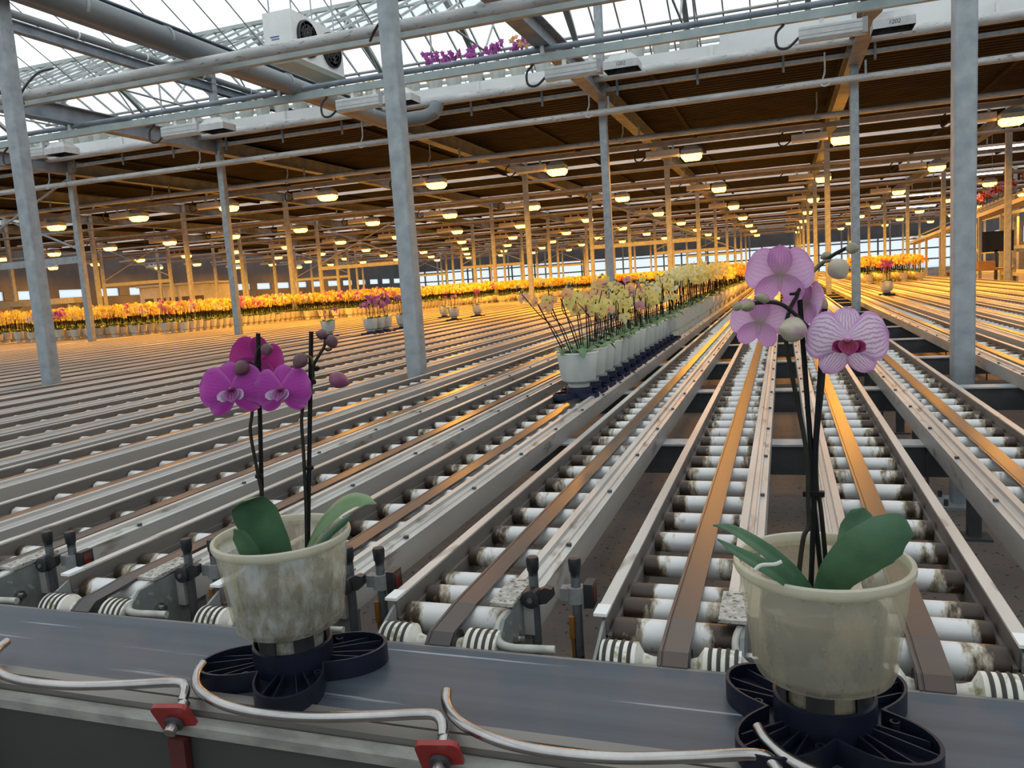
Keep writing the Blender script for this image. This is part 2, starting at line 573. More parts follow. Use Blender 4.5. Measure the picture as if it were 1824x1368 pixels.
M['petal_mag'] = petal_mat('magenta_petal', (0.56, 0.085, 0.50), (0.72, 0.27, 0.68), (0.36, 0.035, 0.36), 0.55, 10, veinpow=0.4)
M['petal_mag_back'] = petal_mat('magenta_petal_reverse', (0.62, 0.09, 0.42), (0.74, 0.22, 0.60), (0.48, 0.05, 0.34), 0.5, 9, veinpow=0.4)
M['petal_strip'] = petal_mat('striped_lilac_petal', (0.92, 0.84, 0.92), (0.70, 0.36, 0.72), (0.42, 0.09, 0.42), 1.1, 10, basecol=(0.80, 0.64, 0.76), veinpow=0.36)
M['petal_pale'] = petal_mat('pale_pink_petal_reverse', (0.92, 0.72, 0.90), (0.84, 0.55, 0.82), (0.70, 0.38, 0.68), 0.7, 9, basecol=(0.66, 0.58, 0.50), veinpow=0.35)
M['petal_rose'] = petal_mat('rose_sepal_reverse', (0.84, 0.54, 0.80), (0.78, 0.40, 0.74), (0.60, 0.24, 0.58), 0.8, 8, basecol=(0.55, 0.45, 0.36), veinpow=0.35)
M['lip_mag'] = petal_mat('dark_magenta_lip', (0.46, 0.14, 0.42), (0.70, 0.52, 0.72), (0.12, 0.01, 0.06), 0.9, 5, basecol=(0.10, 0.008, 0.025), veinpow=0.5)
M['lip_pale'] = petal_mat('lilac_white_lip_lobe', (0.74, 0.62, 0.80), (0.80, 0.68, 0.84), (0.5, 0.2, 0.45), 0.5, 4)
M['lip_red'] = petal_mat('crimson_yellow_lip', (0.40, 0.05, 0.16), (0.52, 0.14, 0.34), (0.20, 0.01, 0.05), 0.7, 5, basecol=(0.45, 0.20, 0.06), veinpow=0.5)
M['column_mag'] = pmat('maroon_flower_column', (0.20, 0.02, 0.08), (0.55, 0.30, 0.30), 160, 0.5, lo=.45, hi=.6)
M['column_pink'] = pmat('pink_flower_column', (0.60, 0.22, 0.50), (0.75, 0.45, 0.60), 120, 0.5)
for nm, c1, c2 in (('yellow', (0.84, 0.74, 0.20), (0.90, 0.82, 0.36)), ('peach', (0.86, 0.46, 0.22), (0.92, 0.64, 0.36)),
                   ('gold', (0.75, 0.56, 0.10), (0.82, 0.66, 0.18)), ('white', (0.74, 0.72, 0.66), (0.82, 0.80, 0.76)), ('cream', (0.86, 0.82, 0.46), (0.92, 0.88, 0.58)),
                   ('purple', (0.42, 0.08, 0.40), (0.55, 0.16, 0.50)), ('rust', (0.62, 0.24, 0.06), (0.72, 0.36, 0.10)),
                   ('rosy', (0.60, 0.28, 0.36), (0.70, 0.40, 0.44)), ('red', (0.40, 0.03, 0.04), (0.5, 0.06, 0.07))):
    M['fl_' + nm] = m_ = pmat(nm + '_blooms', c1, c2, 22, 0.55, spec=0.25)
    nt_ = m_.node_tree
    tl_ = nt_.nodes.new('ShaderNodeBsdfTranslucent')
    ms_ = nt_.nodes.new('ShaderNodeMixShader')
    ms_.inputs['Fac'].default_value = 0.45
    nt_.links.new(nt_.nodes['Principled BSDF'].inputs['Base Color'].links[0].from_socket, tl_.inputs['Color'])
    nt_.links.new(nt_.nodes['Principled BSDF'].outputs[0], ms_.inputs[1])
    nt_.links.new(tl_.outputs[0], ms_.inputs[2])
    nt_.links.new(ms_.outputs[0], nt_.nodes['Material Output'].inputs['Surface'])
M['fl_eye'] = pmat('rose_flower_throat', (0.55, 0.10, 0.10), (0.62, 0.2, 0.1), 60, 0.5)

# ================================================================== SETTING
YROW = [4.75 + 6.48 * k for k in range(10)]
XCOL = [0.896 + 3.2 * k for k in range(-9, 4)]
XMIN, XMAX, YMIN, YMAX = -33.0, 13.0, -6.0, 67.0

tag(MB().box(XMIN, XMAX, YMIN, YMAX, -0.1, 0.0).obj('floor', M['floor']), 'dirty brown grey concrete floor scattered with dark leaf bits', kind='structure')

# --- glass roof: ridges along x, gutters on the column rows
ZG, ZR = 5.2, 6.9
roof = MB()
for k in range(-2, 10):
    yg = 4.75 + 6.48 * k
    roof.box(XMIN, XMAX, yg - 0.09, yg + 0.09, ZG - 0.10, ZG)
    roof.box(XMIN, XMAX, yg + 3.24 - 0.03, yg + 3.24 + 0.03, ZR - 0.03, ZR + 0.05)
ceiling = tag(roof.obj('ceiling', M['roof_steel']), 'pitched glass greenhouse roof with steel gutters and ridges', kind='structure')
slope = math.atan2(ZR - ZG, 3.24)
SL = math.hypot(ZR - ZG, 3.24)
PW = 0.48
PX = np.arange(-17.5, 8.0, PW)
pane_me = MB().box(-PW / 2 + 0.012, PW / 2 - 0.012, 0.02, SL / 2 - 0.01, -0.002, 0.002).mesh('pane', M['glass'])
bar_me = MB().box(-0.013, 0.013, 0.0, SL, -0.03, 0.012).mesh('glazing_bar', M['bar'])
for side in (-1, 1):
    for i, x in enumerate(PX):
        # seen span of the roof: each pane and bar is a piece of its own
        y0, z0 = (14.47, ZR) if side > 0 else (11.23, ZG)
        rx = -slope if side > 0 else slope
        link('glazing_bar', bar_me, ceiling, (x - PW / 2, y0, z0), (rx, 0, 0))
        for h in (0, 1):
            q = h * SL / 2
            link('pane', pane_me, ceiling, (x, y0 + q * math.cos(rx), z0 + q * math.sin(rx)), (rx, 0, 0))
mb, mg = MB(), MB()
for k in range(-2, 10):
    yg = 4.75 + 6.48 * k
    for side in (-1, 1):
        y0, z0 = (yg + 3.24, ZR) if side > 0 else (yg, ZG)
        y1, z1 = (yg + 6.48, ZG) if side > 0 else (yg + 3.24, ZR)
        if k != 1:
            mg.add([(XMIN, y0, z0), (XMAX, y0, z0), (XMAX, y1, z1), (XMIN, y1, z1)], [(0, 1, 2, 3)])
            for x in np.arange(XMIN, XMAX, 1.92 if k > 2 else PW):
                mb.add([(x - .013, y0, z0 - .02), (x + .013, y0, z0 - .02), (x + .013, y1, z1 - .02), (x - .013, y1, z1 - .02)], [(0, 1, 2, 3)])
        else:
            for xa, xb in ((XMIN, PX[0] - PW / 2), (PX[-1] + PW / 2, XMAX)):
                mg.add([(xa, y0, z0), (xb, y0, z0), (xb, y1, z1), (xa, y1, z1)], [(0, 1, 2, 3)])
tag(mg.obj('glass_sheets', M['glass'], ceiling), kind='stuff')
tag(mb.obj('glazing_bars', M['bar'], ceiling), kind='stuff')
# purlins, diagonal ties and bowed ribs under the seen span
for side, t in ((1, 0.2), (1, 0.46), (1, 0.52), (1, 0.78), (-1, 0.3), (-1, 0.7)):
    y0, z0, dy, dz = (14.47, ZR, 3.24, ZG - ZR) if side > 0 else (11.23, ZG, 3.24, ZR - ZG)
    MB().cyl((-17.5, y0 + dy * t, z0 + dz * t - .07), (8, y0 + dy * t, z0 + dz * t - .07), 0.022 if t not in (.46, .52) else 0.03, n=8).obj('purlin', M['bar'], ceiling, True)
for i in range(11):
    x = 0.53 - 2.133 * i + 2.133
    path = smooth_path([(x, 14.5, 6.72), (x, 15.2, 6.45), (x, 15.9, 6.0), (x, 16.6, 5.35), (x, 17.1, 4.75), (x, 17.4, 4.2)], 4)
    m = MB()
    n = len(path)
    vs_, fs_ = [], []
    for j, p in enumerate(path):
        for dx, dz in ((-.05, -.09), (.05, -.09), (.05, .09), (-.05, .09)):
            vs_.append((p.x + dx, p.y - dz * .5, p.z + dz * .8))
    for j in range(n - 1):
        for a in range(4):
            fs_.append((j * 4 + a, j * 4 + (a + 1) % 4, j * 4 + 4 + (a + 1) % 4, j * 4 + 4 + a))
    m.add(vs_, fs_ + [(3, 2, 1, 0), tuple(range(4 * n - 4, 4 * n))]).obj('bowed_rib', M['roof_steel'], ceiling)
for i in range(7):
    x = -14.2 + 3.2 * i
    for a, b_ in (((x, 11.4, 5.25), (x + 1.6, 14.4, 6.7)), ((x + 3.2, 11.4, 5.25), (x + 1.6, 14.4, 6.7)),
                  ((x + 1.6, 14.5, 5.3), (x + 1.6, 14.5, 6.8)), ((x, 11.5, 5.2), (x, 17.6, 5.2)),
                  ((x, 13.0, 5.2), (x, 14.4, 6.7)), ((x, 16.0, 5.2), (x, 14.6, 6.7))):
        MB().cyl(a, b_, 0.018, n=6).obj('tie_bar', M['bar'], ceiling, True)

# --- far walls
wb = MB()
wb.box(XMIN, XMAX, YMAX - .1, YMAX + .1, 0, .5)
wb.box(XMIN, XMAX, YMAX - .12, YMAX + .12, 2.9, 5.2, 1)
wall_back = tag(wb.obj('wall_back', [M['grey_box'], M['dark_panel']]), 'distant end wall of pale translucent sheets under a dark band', kind='structure')
sheet_me = MB().box(-1.03, 1.03, -.01, .01, 0.5, 2.9).mesh('pane', M['frosted'])
mull_me = MB().box(-.05, .05, -.08, .06, 0, 3.4).mesh('mullion', M['dark_steel'])
for i in range(22):
    x = XMIN + 1.05 + i * 2.1
    link('pane', sheet_me, wall_back, (x, YMAX - .03, 0))
    link('mullion', mull_me, wall_back, (x - 1.05, YMAX - .06, 0))
for z in (1.15, 1.95, 2.7):
    MB().box(XMIN, XMAX, YMAX - .2, YMAX - .08, z - .05, z + .05).obj('transom', M['dark_steel'], wall_back)
for nm, x0, x1, y0, y1, za, zb_, lab in (('wall_left', XMIN - .1, XMIN, YMIN, YMAX, 2.05, 2.45, 'dark side wall with a narrow strip of frosted sheets'),
                                ('wall_right', XMAX, XMAX + .1, YMIN, YMAX, 1.8, 2.7, 'side wall of frosted sheets behind the work area')):
    m = MB()
    m.box(x0, x1, y0, y1, 0, za, 1)
    m.box(x0, x1, y0, y1, zb_, 5.2, 1)
    for y in np.arange(y0, y1, 2.2):
        m.box(x0 - .02, x1 + .02, y - .35, y + .35, za, zb_, 1)
    w = tag(m.obj(nm, [M['grey_box'], M['dark_panel']]), lab, kind='structure')
    m = MB()
    m.box((x0 + x1) / 2 - .005, (x0 + x1) / 2 + .005, y0, y1, za, zb_)
    tag(m.obj('sheets', M['frosted'], w), kind='stuff')

wf = MB().box(XMIN, XMAX, YMIN - .1, YMIN, 0, .6, 0).box(XMIN, XMAX, YMIN - .1, YMIN, 4.9, 5.2, 1)  # unseen wall behind the camera, frosted tall to let in front fill
for x in np.arange(XMIN, XMAX, 2.2):
    wf.box(x - .05, x + .05, YMIN - .12, YMIN + .02, .6, 4.9, 1)
wf = tag(wf.obj('wall_front', [M['grey_box'], M['dark_panel']]), 'unseen end wall behind the camera, frosted tall for added front fill light', kind='structure')
tag(MB().box(XMIN, XMAX, YMIN - .055, YMIN - .045, .6, 4.9).obj('sheets', M['frosted'], wf), kind='stuff')

# ================================================================== STEEL FRAME
def column_mesh(h, name='post'):
    a, b = 0.0525, 0.008
    prof = [(-a + b, -a), (a - b, -a), (a, -a + b), (a, a - b), (a - b, a), (-a + b, a), (-a, a - b), (-a, -a + b)]
    return MB().prism(prof, 0, h, 'z').mesh(name, M['galv'])


post_me = column_mesh(ZG)
plate_me = MB().box(-.125, .125, -.125, .125, 0, .014).mesh('base_plate', M['galv'])
bolt_me = MB().cyl((0, 0, 0), (0, 0, .035), .012, n=6).mesh('anchor_bolt', M['dark_steel'])
SPECIAL_COL = {(0, -5.504): 'nearer grey steel column left of the magenta orchid', (0, -2.304): 'grey steel column beside the yellow orchid row, rising through the track gap',
               (0, 0.896): 'grey steel column with bolted base plate right of the striped orchid'}
for j, y in enumerate(YROW):
    for x in XCOL:
        if j == 0 and x > 1.0:
            continue
        if not (seen((x, y, 1.6), 250) or seen((x, y, 3.5), 200)):
            continue
        lab = SPECIAL_COL.get((j, round(x, 3)))
        c = thing('steel_column', lab or ('square steel column at the front edge of the upper deck' if j == 1 else 'square steel column under the lamps of the covered hall'), 'column', (x, y, 0),
                  group=None if lab else ('columns carrying the deck front' if j == 1 else 'columns of the covered hall'))
        link('post', post_me, c)
        link('base_plate', plate_me, c)
        if j < 2:
            for dx in (-.09, .09):
                for dy in (-.09, .09):
                    link('anchor_bolt', bolt_me, c, (dx, dy, .014))

# I-beams along y on each column line
def ibeam(x, y0, y1, zb, h, w, name, label, group, mat):
    t = .012
    prof = [(-w / 2, 0), (w / 2, 0), (w / 2, t), (t / 2, t), (t / 2, h - t), (w / 2, h - t), (w / 2, h), (-w / 2, h), (-w / 2, h - t), (-t / 2, h - t), (-t / 2, t), (-w / 2, t)]
    o = MB().prism(prof, y0, y1, 'y').obj(name, mat)
    o.location = (x, 0, zb)
    return tag(o, label, 'beam', group)


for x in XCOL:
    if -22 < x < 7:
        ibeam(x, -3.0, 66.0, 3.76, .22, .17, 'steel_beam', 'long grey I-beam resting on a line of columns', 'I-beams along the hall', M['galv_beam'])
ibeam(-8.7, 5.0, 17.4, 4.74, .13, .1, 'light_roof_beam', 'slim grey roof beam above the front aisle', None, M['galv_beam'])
p = thing('grey_service_pipe', 'dark grey plastic pipe strapped above the slim roof beam', 'pipe')
MB().cyl((-8.7, 5.0, 4.95), (-8.7, 13.2, 4.95), .05, n=14).obj('pipe_run', M['duct'], p, True)
for k in range(6):
    y = 6.2 + 1.2 * k
    MB().lathe([(.056, -.012), (.056, .012)], 14, 'y', (-8.7, y, 4.95)).obj('strap', M['white_metal'], p, True)

# portal bars with X braces (bays on the odd rows)
for j in (1, 3, 5, 7):
    for x0 in (-24.704, -15.104, -5.504):
        if j == 1 and x0 > -10:
            continue
        y = YROW[j]
        if not seen((x0 + 1.6, y, 2.4), 250):
            continue
        b = thing('portal_brace', 'horizontal bar with crossed braces between two columns', 'brace', (x0, y, 0), group='braced column bays')
        MB().box(.055, 3.145, -.045, .045, 2.22, 2.34).obj('cross_bar', M['galv'], b)
        MB().cyl((.06, 0, 2.45), (3.14, 0, 3.7), .022, n=8).obj('diagonal', M['galv'], b, True)
        MB().cyl((.06, .06, 3.7), (3.14, .06, 2.45), .022, n=8).obj('diagonal', M['galv'], b, True)

# lamp rails and pipes along x
LAMP_Y = [8.3 + 6.48 * k for k in range(8)]
LAMP_X = [0.99 + 2.47 * k for k in range(-13, 5)]
for k, y in enumerate(LAMP_Y):
    t = thing('lamp_rail', 'grey lamp rail with a slim tube on top under the beams' if k == 0 else 'lamp rail hung under the covered deck', 'rail', (0, y, 0), group=None if k == 0 else 'lamp rails in the covered hall')
    C_prof = [(-.03, 3.60), (.03, 3.60), (.03, 3.68), (-.03, 3.68)]
    MB().prism(C_prof, -33 if k > 1 else -17, 12, 'x').obj('rail', M['paint_beam'] if k == 0 else M['far_pipe'], t)
    if k == 0:
        MB().cyl((-17, .02, 3.735), (12, .02, 3.735), .03, n=12).obj('tube', M['galv_beam'], t, True)
    for x in XCOL:
        if -16 < x < 8:
            MB().box(x - .02, x + .02, -.02, .02, 3.67, 3.765).obj('hanger', M['white_metal'], t)

t = thing('front_pipe_rail', 'thick whitewashed pipe above a grey green steel channel', 'pipe', (0, 6.85, 0))
MB().box(-12, 6, -.035, .035, 3.60, 3.685).obj('channel', M['paint_beam'], t)
MB().cyl((-12, -.30, 3.61), (6, -.30, 3.61), .05, n=16).obj('pipe_run', M['white_pipe'], t, True)
for x in (-7.4, -3.3, -0.7):
    MB().box(x - .12, x + .12, -.06, .06, 3.685, 3.705).obj('junction_plate', M['galv_beam'], t)
    MB().tube(smooth_path([(x + .2, -.1, 3.9), (x + .18, -.3, 3.8), (x + .05, -.4, 3.60), (x - .1, -.25, 3.55)], 5), .012, 8).obj('hose_loop', M['cable'], t, True)

pipe_hang_me = MB().box(-.012, .012, -.012, .012, .03, .20).mesh('hanger', M['galv'])
hook_me = MB().tube(smooth_path([(0, 0, .36), (0, 0, .14), (-.02, -.01, .06), (-.05, -.03, -.02), (0, -.06, -.055), (.06, -.06, -.03)], 5), .011, 8).mesh('hook', M['white_pipe'], True)
for k in range(8):
    for q, (yy, zz) in enumerate(((11.05, 3.575), (13.5, 3.58))):
        y = yy + 6.48 * k
        near = k == 0
        t = thing('heating_pipe', ('whitewashed heating pipe hung in front of the deck columns' if q == 0 else 'whitewashed heating pipe just behind the deck columns') if near else 'heating pipe hung across the covered hall', 'pipe', (0, y, 0),
                  group=None if near else 'heating pipes in the covered hall')
        MB().cyl((-30, 0, zz), (9, 0, zz), .045 if near else .035, n=14 if near else 8).obj('pipe_run', M['white_pipe'] if near else M['far_pipe'], t, True)
        for x in XCOL:
            if -28 < x < 8:
                link('hanger', pipe_hang_me, t, (x + .12, 0, zz))
        if near:
            for x in (-12.2, -8.95, -5.95, -2.45, .55, 3.6):
                link('hook', hook_me, t, (x, 0, zz), (0, 0, 0))

# big duct pipe beside the beam over the left aisle, elbow into the gutter
t = thing('duct_pipe', 'fat grey drain pipe running beside a beam to an elbow under the deck', 'pipe')
ep = [(-5.3, 2.0, 3.79), (-5.3, 10.2, 3.76), (-5.29, 10.45, 3.755), (-5.2, 10.62, 3.755), (-5.0, 10.66, 3.755), (-4.72, 10.66, 3.76), (-4.60, 10.68, 3.80), (-4.57, 10.75, 3.92)]
MB().tube(ep, .1, 20).obj('pipe_run', M['duct'], t, True)
for k in range(8):
    MB().lathe([(.104, -.015), (.104, .015)], 20, 'y', (-5.3, 3.4 + .95 * k, 3.785)).obj('pipe_clip', M['galv'], t, True)
MB().lathe([(.112, -.05), (.112, .05)], 20, 'y', (-5.3, 7.4, 3.78)).obj('coupling', M['duct'], t, True)

# ================================================================== UPPER DECKS
def deck(y0, y1, front, idx):
    d = thing('upper_deck', 'first upper growing deck with white trough front seen from below' if front else 'upper deck of dark slats above the hall', 'deck', (0, y0, 4.03),
              group=None if front else 'decks above the covered hall')
    L_ = y1 - y0
    m = MB()
    n = int(L_ / .16)
    for i in range(n):
        y = i * L_ / n
        m.box(-30, 10, y, y + L_ / n * .72, 0.0, .045)
    tag(m.obj('slats', M['slat'], d), kind='stuff')
    MB().box(-30, 10, 0.0, L_, .05, .07).obj('tray', M['slat'], d)
    for yy in (-.01, L_):
        MB().box(-30, 10, yy, yy + .02, 0.0, .17).obj('trough_side', M['fascia'], d)
    for k in range(16):
        x = -28 + 2.4 * k
        MB().box(x - .03, x + .03, 0.0, L_, -.05, 0).obj('joist', M['slat'], d)
    return d


d1 = deck(10.95, 16.95, True, 0)
for k in range(13):
    x = -15.2 + 1.6 * k
    MB().box(x - .02, x + .02, -.03, -.012, 0.0, .17).obj('trough_joint', M['white_metal'], d1)
MB().cyl((-30, -.16, -.055), (10, -.16, -.055), .062, n=18).obj('gutter_pipe', M['white_pipe'], d1, True)
MB().box(-30, 10, .22, .27, -.16, -.11).obj('strip_rail', M['galv'], d1)
for k in range(24):
    MB().box(-16 + 1.07 * k, -15.97 + 1.07 * k, .2, .22, -.24, 0.0).obj('drop_bracket', M['galv_beam'], d1)
MB().box(-.7, 10, .05, .08, .17, .42).obj('trough_wall', M['fascia'], d1)
kk = 1
for k in range(7):
    y0 = 17.8 + 6.48 * k
    deck(y0, y0 + 1.2, False, kk)
    deck(y0 + 1.75, y0 + 5.65, False, kk)

# ================================================================== LAMPS
ballast_prof = [(-.055, -.05), (-.03, -.075), (.03, -.075), (.055, -.05), (.055, .05), (.045, .06), (-.045, .06), (-.055, .05)]
ballast_me = MB().prism(ballast_prof, -.80, -.22, 'x').mesh('ballast', M['lamp_body'])
rib = MB()
for z in (-.02, .03):
    rib.box(-.80, -.24, -.0575, .0575, z - .002, z + .002)
rib.box(-.25, -.21, -.062, .062, -.07, .065)
rib_me = rib.mesh('ballast_trim', M['grey_box'])
hood = MB()
top = [(-.10, -.06), (.10, -.06), (.10, .06), (-.10, .06)]
v_ = [(x, y, .075) for x, y in top] + [(x * 1.75, y * 2.0, .0) for x, y in top] + [(x * 1.75, y * 2.0, -.075) for x, y in top]
hood.add(v_, [(0, 1, 2, 3), (0, 4, 5, 1), (1, 5, 6, 2), (2, 6, 7, 3), (3, 7, 4, 0), (4, 8, 9, 5), (5, 9, 10, 6), (6, 10, 11, 7), (7, 11, 8, 4)])
hood_me = hood.mesh('reflector_hood', M['lamp_body'])
inn = MB()
v_ = [(x * .96, y * .96, .066) for x, y in top] + [(x * 1.70, y * 1.92, .0) for x, y in top] + [(x * 1.70, y * 1.92, -.074) for x, y in top]
inn.add(v_, [(3, 2, 1, 0), (1, 5, 4, 0), (2, 6, 5, 1), (3, 7, 6, 2), (0, 4, 7, 3), (5, 9, 8, 4), (6, 10, 9, 5), (7, 11, 10, 6), (4, 8, 11, 7)])
inn_me = inn.mesh('reflector_lining', M['hood_dark'])
lit = MB()
v_ = []
for z, s in ((.0, 1.70), (-.125, 1.66), (-.175, 1.25)):
    v_ += [(x * s, y * s * 1.15, z) for x, y in top]
lit.add(v_, [(0, 4, 5, 1), (1, 5, 6, 2), (2, 6, 7, 3), (3, 7, 4, 0), (4, 8, 9, 5), (5, 9, 10, 6), (6, 10, 11, 7), (7, 11, 8, 4), (8, 11, 10, 9), (0, 1, 2, 3)])
lit_me = lit.mesh('lamp_glass', M['lit'])
bulb_me = MB().lathe([(.001, -.13), (.018, -.12), (.022, 0), (.018, .10), (.001, .11)], 12, 'x', (0, 0, -.02)).mesh('bulb', M['grey_box'], True)
brk_me = MB().box(-.02, .02, -.02, .02, .055, .13).mesh('bracket', M['white_metal'])
cab_me = MB().tube(smooth_path([(-.80, 0, -.02), (-.90, -.02, -.10), (-.99, -.03, -.08), (-1.0, -.02, .04), (-.93, 0, .12)], 6), .013, 8).mesh('cable', M['cable'], True)
NLAMP = 0
lamp_light = bpy.data.lights.new('lamp_light', 'AREA')
lamp_light.shape = 'RECTANGLE'
lamp_light.size, lamp_light.size_y = .24, .15
lamp_light.color = (1.0, 0.40, 0.035)
lamp_light.energy = 205.0
lamp_light.spread = 3.05
for r, y in enumerate(LAMP_Y):
    for x in LAMP_X:
        if not seen((x, y, 3.47), 60 if r else 200):
            continue
        if r == 0:
            t = thing('grow_lamp', 'unlit grey grow lamp with boxy ballast hung on the front lamp rail', 'lamp', (x, y, 3.475), group='unlit lamps on the front rail')
        elif r == 1:
            t = thing('grow_lamp', 'glowing orange grow lamp in the first lit row under the deck', 'lamp', (x, y, 3.475), group='first row of lit lamps')
        else:
            t = thing('grow_lamp', 'glowing orange grow lamp in the deeper rows of the covered hall', 'lamp', (x, y, 3.475), group='deeper rows of lit lamps')
        link('ballast', ballast_me, t)
        link('reflector_hood', hood_me, t)
        if r == 0:
            link('ballast_trim', rib_me, t)
            link('reflector_lining', inn_me, t)
            link('bulb', bulb_me, t)
        else:
            link('lamp_glass', lit_me, t)
            link('lamp_light', lamp_light, t, (0, 0, -.18))
            NLAMP += 1
        link('bracket', brk_me, t, (-.6, 0, 0))
        link('bracket', brk_me, t, (-.32, 0, 0))
        if r < 3:
            link('cable', cab_me, t)
        if r == 0 and abs(x - LAMP_X[12]) < .01 or r == 0 and abs(x - LAMP_X[13]) < .01:
            cu = bpy.data.curves.new('ink', 'FONT')
            cu.body = '1202'
            cu.size = .05
            cu.shear = .2
            to = bpy.data.objects.new('tmp', cu)
            me = bpy.data.meshes.new_from_object(to)
            me.materials.append(M['ink'])
            bpy.data.objects.remove(to)
            link('number_mark', me, t, (-.05, -.1215, -.05), (PI / 2, 0, 0))
# added glowing strips stand in for bright deck-gap glimpses on the right
for x, y, z in ((4.6, 19.0, 3.45), (4.9, 25.0, 3.45), (4.4, 31.0, 3.45), (5.4, 38, 3.45)):
    t = thing('gap_glow_strip', 'added white glowing strip for daylight glimpsed between the decks', 'light', (x, y, z), group='added glow strips on the right')
    MB().cyl((-.75, 0, 0), (.75, 0, 0), .02, n=10).obj('tube', M['gap_glow_strip'], t, True)
    MB().box(-.78, .78, -.04, .04, .02, .06).obj('housing', M['white_metal'], t)
    for q in (-.5, .5):
        MB().cyl((q, 0, .06), (q, 0, .60), .006, n=6).obj('hanger_rod', M['galv'], t)

# ================================================================== FAN COOLER
t = thing('fan_cooler', 'white twin fan air cooler with grey green tray hung under the roof', 'air cooler', (-6.66, 9.8, 4.54))
MB().box(0, .45, 0, 1.32, .06, .68).obj('casing', M['white_metal'], t)
MB().add([(0, -.02, .06), (.46, -.02, .06), (.46, 1.36, .06), (0, 1.36, .06), (.05, .03, 0), (.42, .03, 0), (.42, 1.3, 0), (.05, 1.3, 0)],
         [(3, 2, 1, 0), (4, 5, 6, 7), (0, 1, 5, 4), (1, 2, 6, 5), (2, 3, 7, 6), (3, 0, 4, 7)]).obj('drip_tray', M['ac_base'], t)
for y in (.36, .98):
    fr = MB().lathe([(.25, .0), (.25, .035), (.23, .045), (.225, 0.0)], 28, 'x', (.45, y, .37), close=True).obj('fan_ring', M['black'], t, True)
    MB().lathe([(.001, .012), (.225, .012)], 28, 'x', (.45, y, .37)).obj('fan_back', M['black'], fr)
    g = MB()
    for rr in (.08, .13, .18):
        g.lathe([(rr - .003, .04), (rr + .003, .04), (rr + .003, .046), (rr - .003, .046)], 24, 'x', (.45, y, .37), close=True)
    for a in range(6):
        c_, s_ = math.cos(a * PI / 3), math.sin(a * PI / 3)
        g.cyl((.49, y, .37), (.49, y + c_ * .23, .37 + s_ * .23), .004, n=5)
    g.obj('fan_grille', M['dark_steel'], fr)
    bl = MB()
    for a in range(5):
        c_, s_ = math.cos(a * 2 * PI / 5), math.sin(a * 2 * PI / 5)
        bl.add([(.47, y - s_ * .04, .37 + c_ * .04), (.47, y + c_ * .19 - s_ * .05, .37 + s_ * .19 + c_ * .05), (.485, y + c_ * .19 + s_ * .05, .37 + s_ * .19 - c_ * .05), (.485, y + s_ * .04, .37 - c_ * .04)], [(0, 1, 2, 3)])
    bl.obj('fan_blades', M['rubber'], fr)
MB().box(.10, .24, -.004, 0, .34, .36).box(.12, .24, -.004, 0, .31, .325).obj('maker_mark', M['blue_mark'], t)
for x in (.05, .4):
    for y in (.1, 1.2):
        MB().cyl((x, y, .68), (x, y, 1.4), .01, n=6).obj('hanger_rod', M['galv'], t)

# ================================================================== ROLLER LANES
Y_END = 58.0
ZT = 0.81


def rail_prof(side_in):
    """guide rail section, inner edge at 0, growing outwards (+)"""
    p = [(0, 0), (.016, 0), (.018, -.009), (.028, -.011), (.030, -.008), (.034, -.008), (.036, -.012), (.050, -.013), (.050, -.075), (0.004, -.075), (0.004, -.03), (0, -.03)]
    return [(x * side_in, z + ZT) for x, z in p]


LANES = []            # (centre x, sign): sign=+1 wide guide rail on the right, -1 on the left
for j in range(0, 6):
    LANES.append((-.30 - .3775 * j + .125, 1))
LANES += [(.193, -1), (.557, -1)]
for n in range(1, 6):
    for j in range(8):
        LANES.append((-2.42 - 3.2 * (n - 1) - .3775 * j - .125, 1))
for j in range(8):
    LANES.append((1.0 + .3775 * j + .125, -1))

ROW_X = LANES[2][0]
roller_me = MB().cyl((-.098, 0, 0), (.098, 0, 0), .021, n=20).mesh('roller', M['roller'], True)
roller_big_me = MB().cyl((-.098, 0, 0), (.098, 0, 0), .027, n=24).mesh('end_roller', M['roller'], True)
Y_ROLL = [1.39 + .148 * i for i in range(0, 400)]


def band_mesh(near):
    top = []
    if near:
        path = [(1.160, .712), (1.135, .724), (1.115, .742), (1.109, .762), (1.115, .780), (1.132, .791), (1.18, .793), (1.235, .797), (1.33, .797), (1.42, .797)]
        path += [(1.6 + .6 * i, .797) for i in range(10)] + [(Y_END, .797)]
    else:
        path = [(1.25, .797), (Y_END, .797)]
    m = MB()
    prof = [(-.022, 0), (-.022, .006), (-.0175, .006), (-.0165, .0045), (-.0155, .0045), (-.0145, .006), (.0145 + .0075, .006), (.022, 0)]
    n = len(prof)
    vs_, fs_ = [], []
    for i, (y, z) in enumerate(path):
        a = path[max(i - 1, 0)]
        b = path[min(i + 1, len(path) - 1)]
        ty, tz = b[0] - a[0], b[1] - a[1]
        l_ = math.hypot(ty, tz)
        ny, nz = -tz / l_, ty / l_
        for px, h in prof:
            vs_.append((px, y + ny * h, z - .006 + nz * h))
    for i in range(len(path) - 1):
        for j in range(n):
            fs_.append((i * n + j, i * n + (j + 1) % n, (i + 1) * n + (j + 1) % n, (i + 1) * n + j))
    m.add(vs_, fs_)
    return m


band_near_me = band_mesh(True).mesh('drive_band', M['band'])
band_mid_me = band_mesh(True).mesh('drive_band', M['band_far'])
band_far_me = band_mesh(False).mesh('drive_band', M['band_far'])


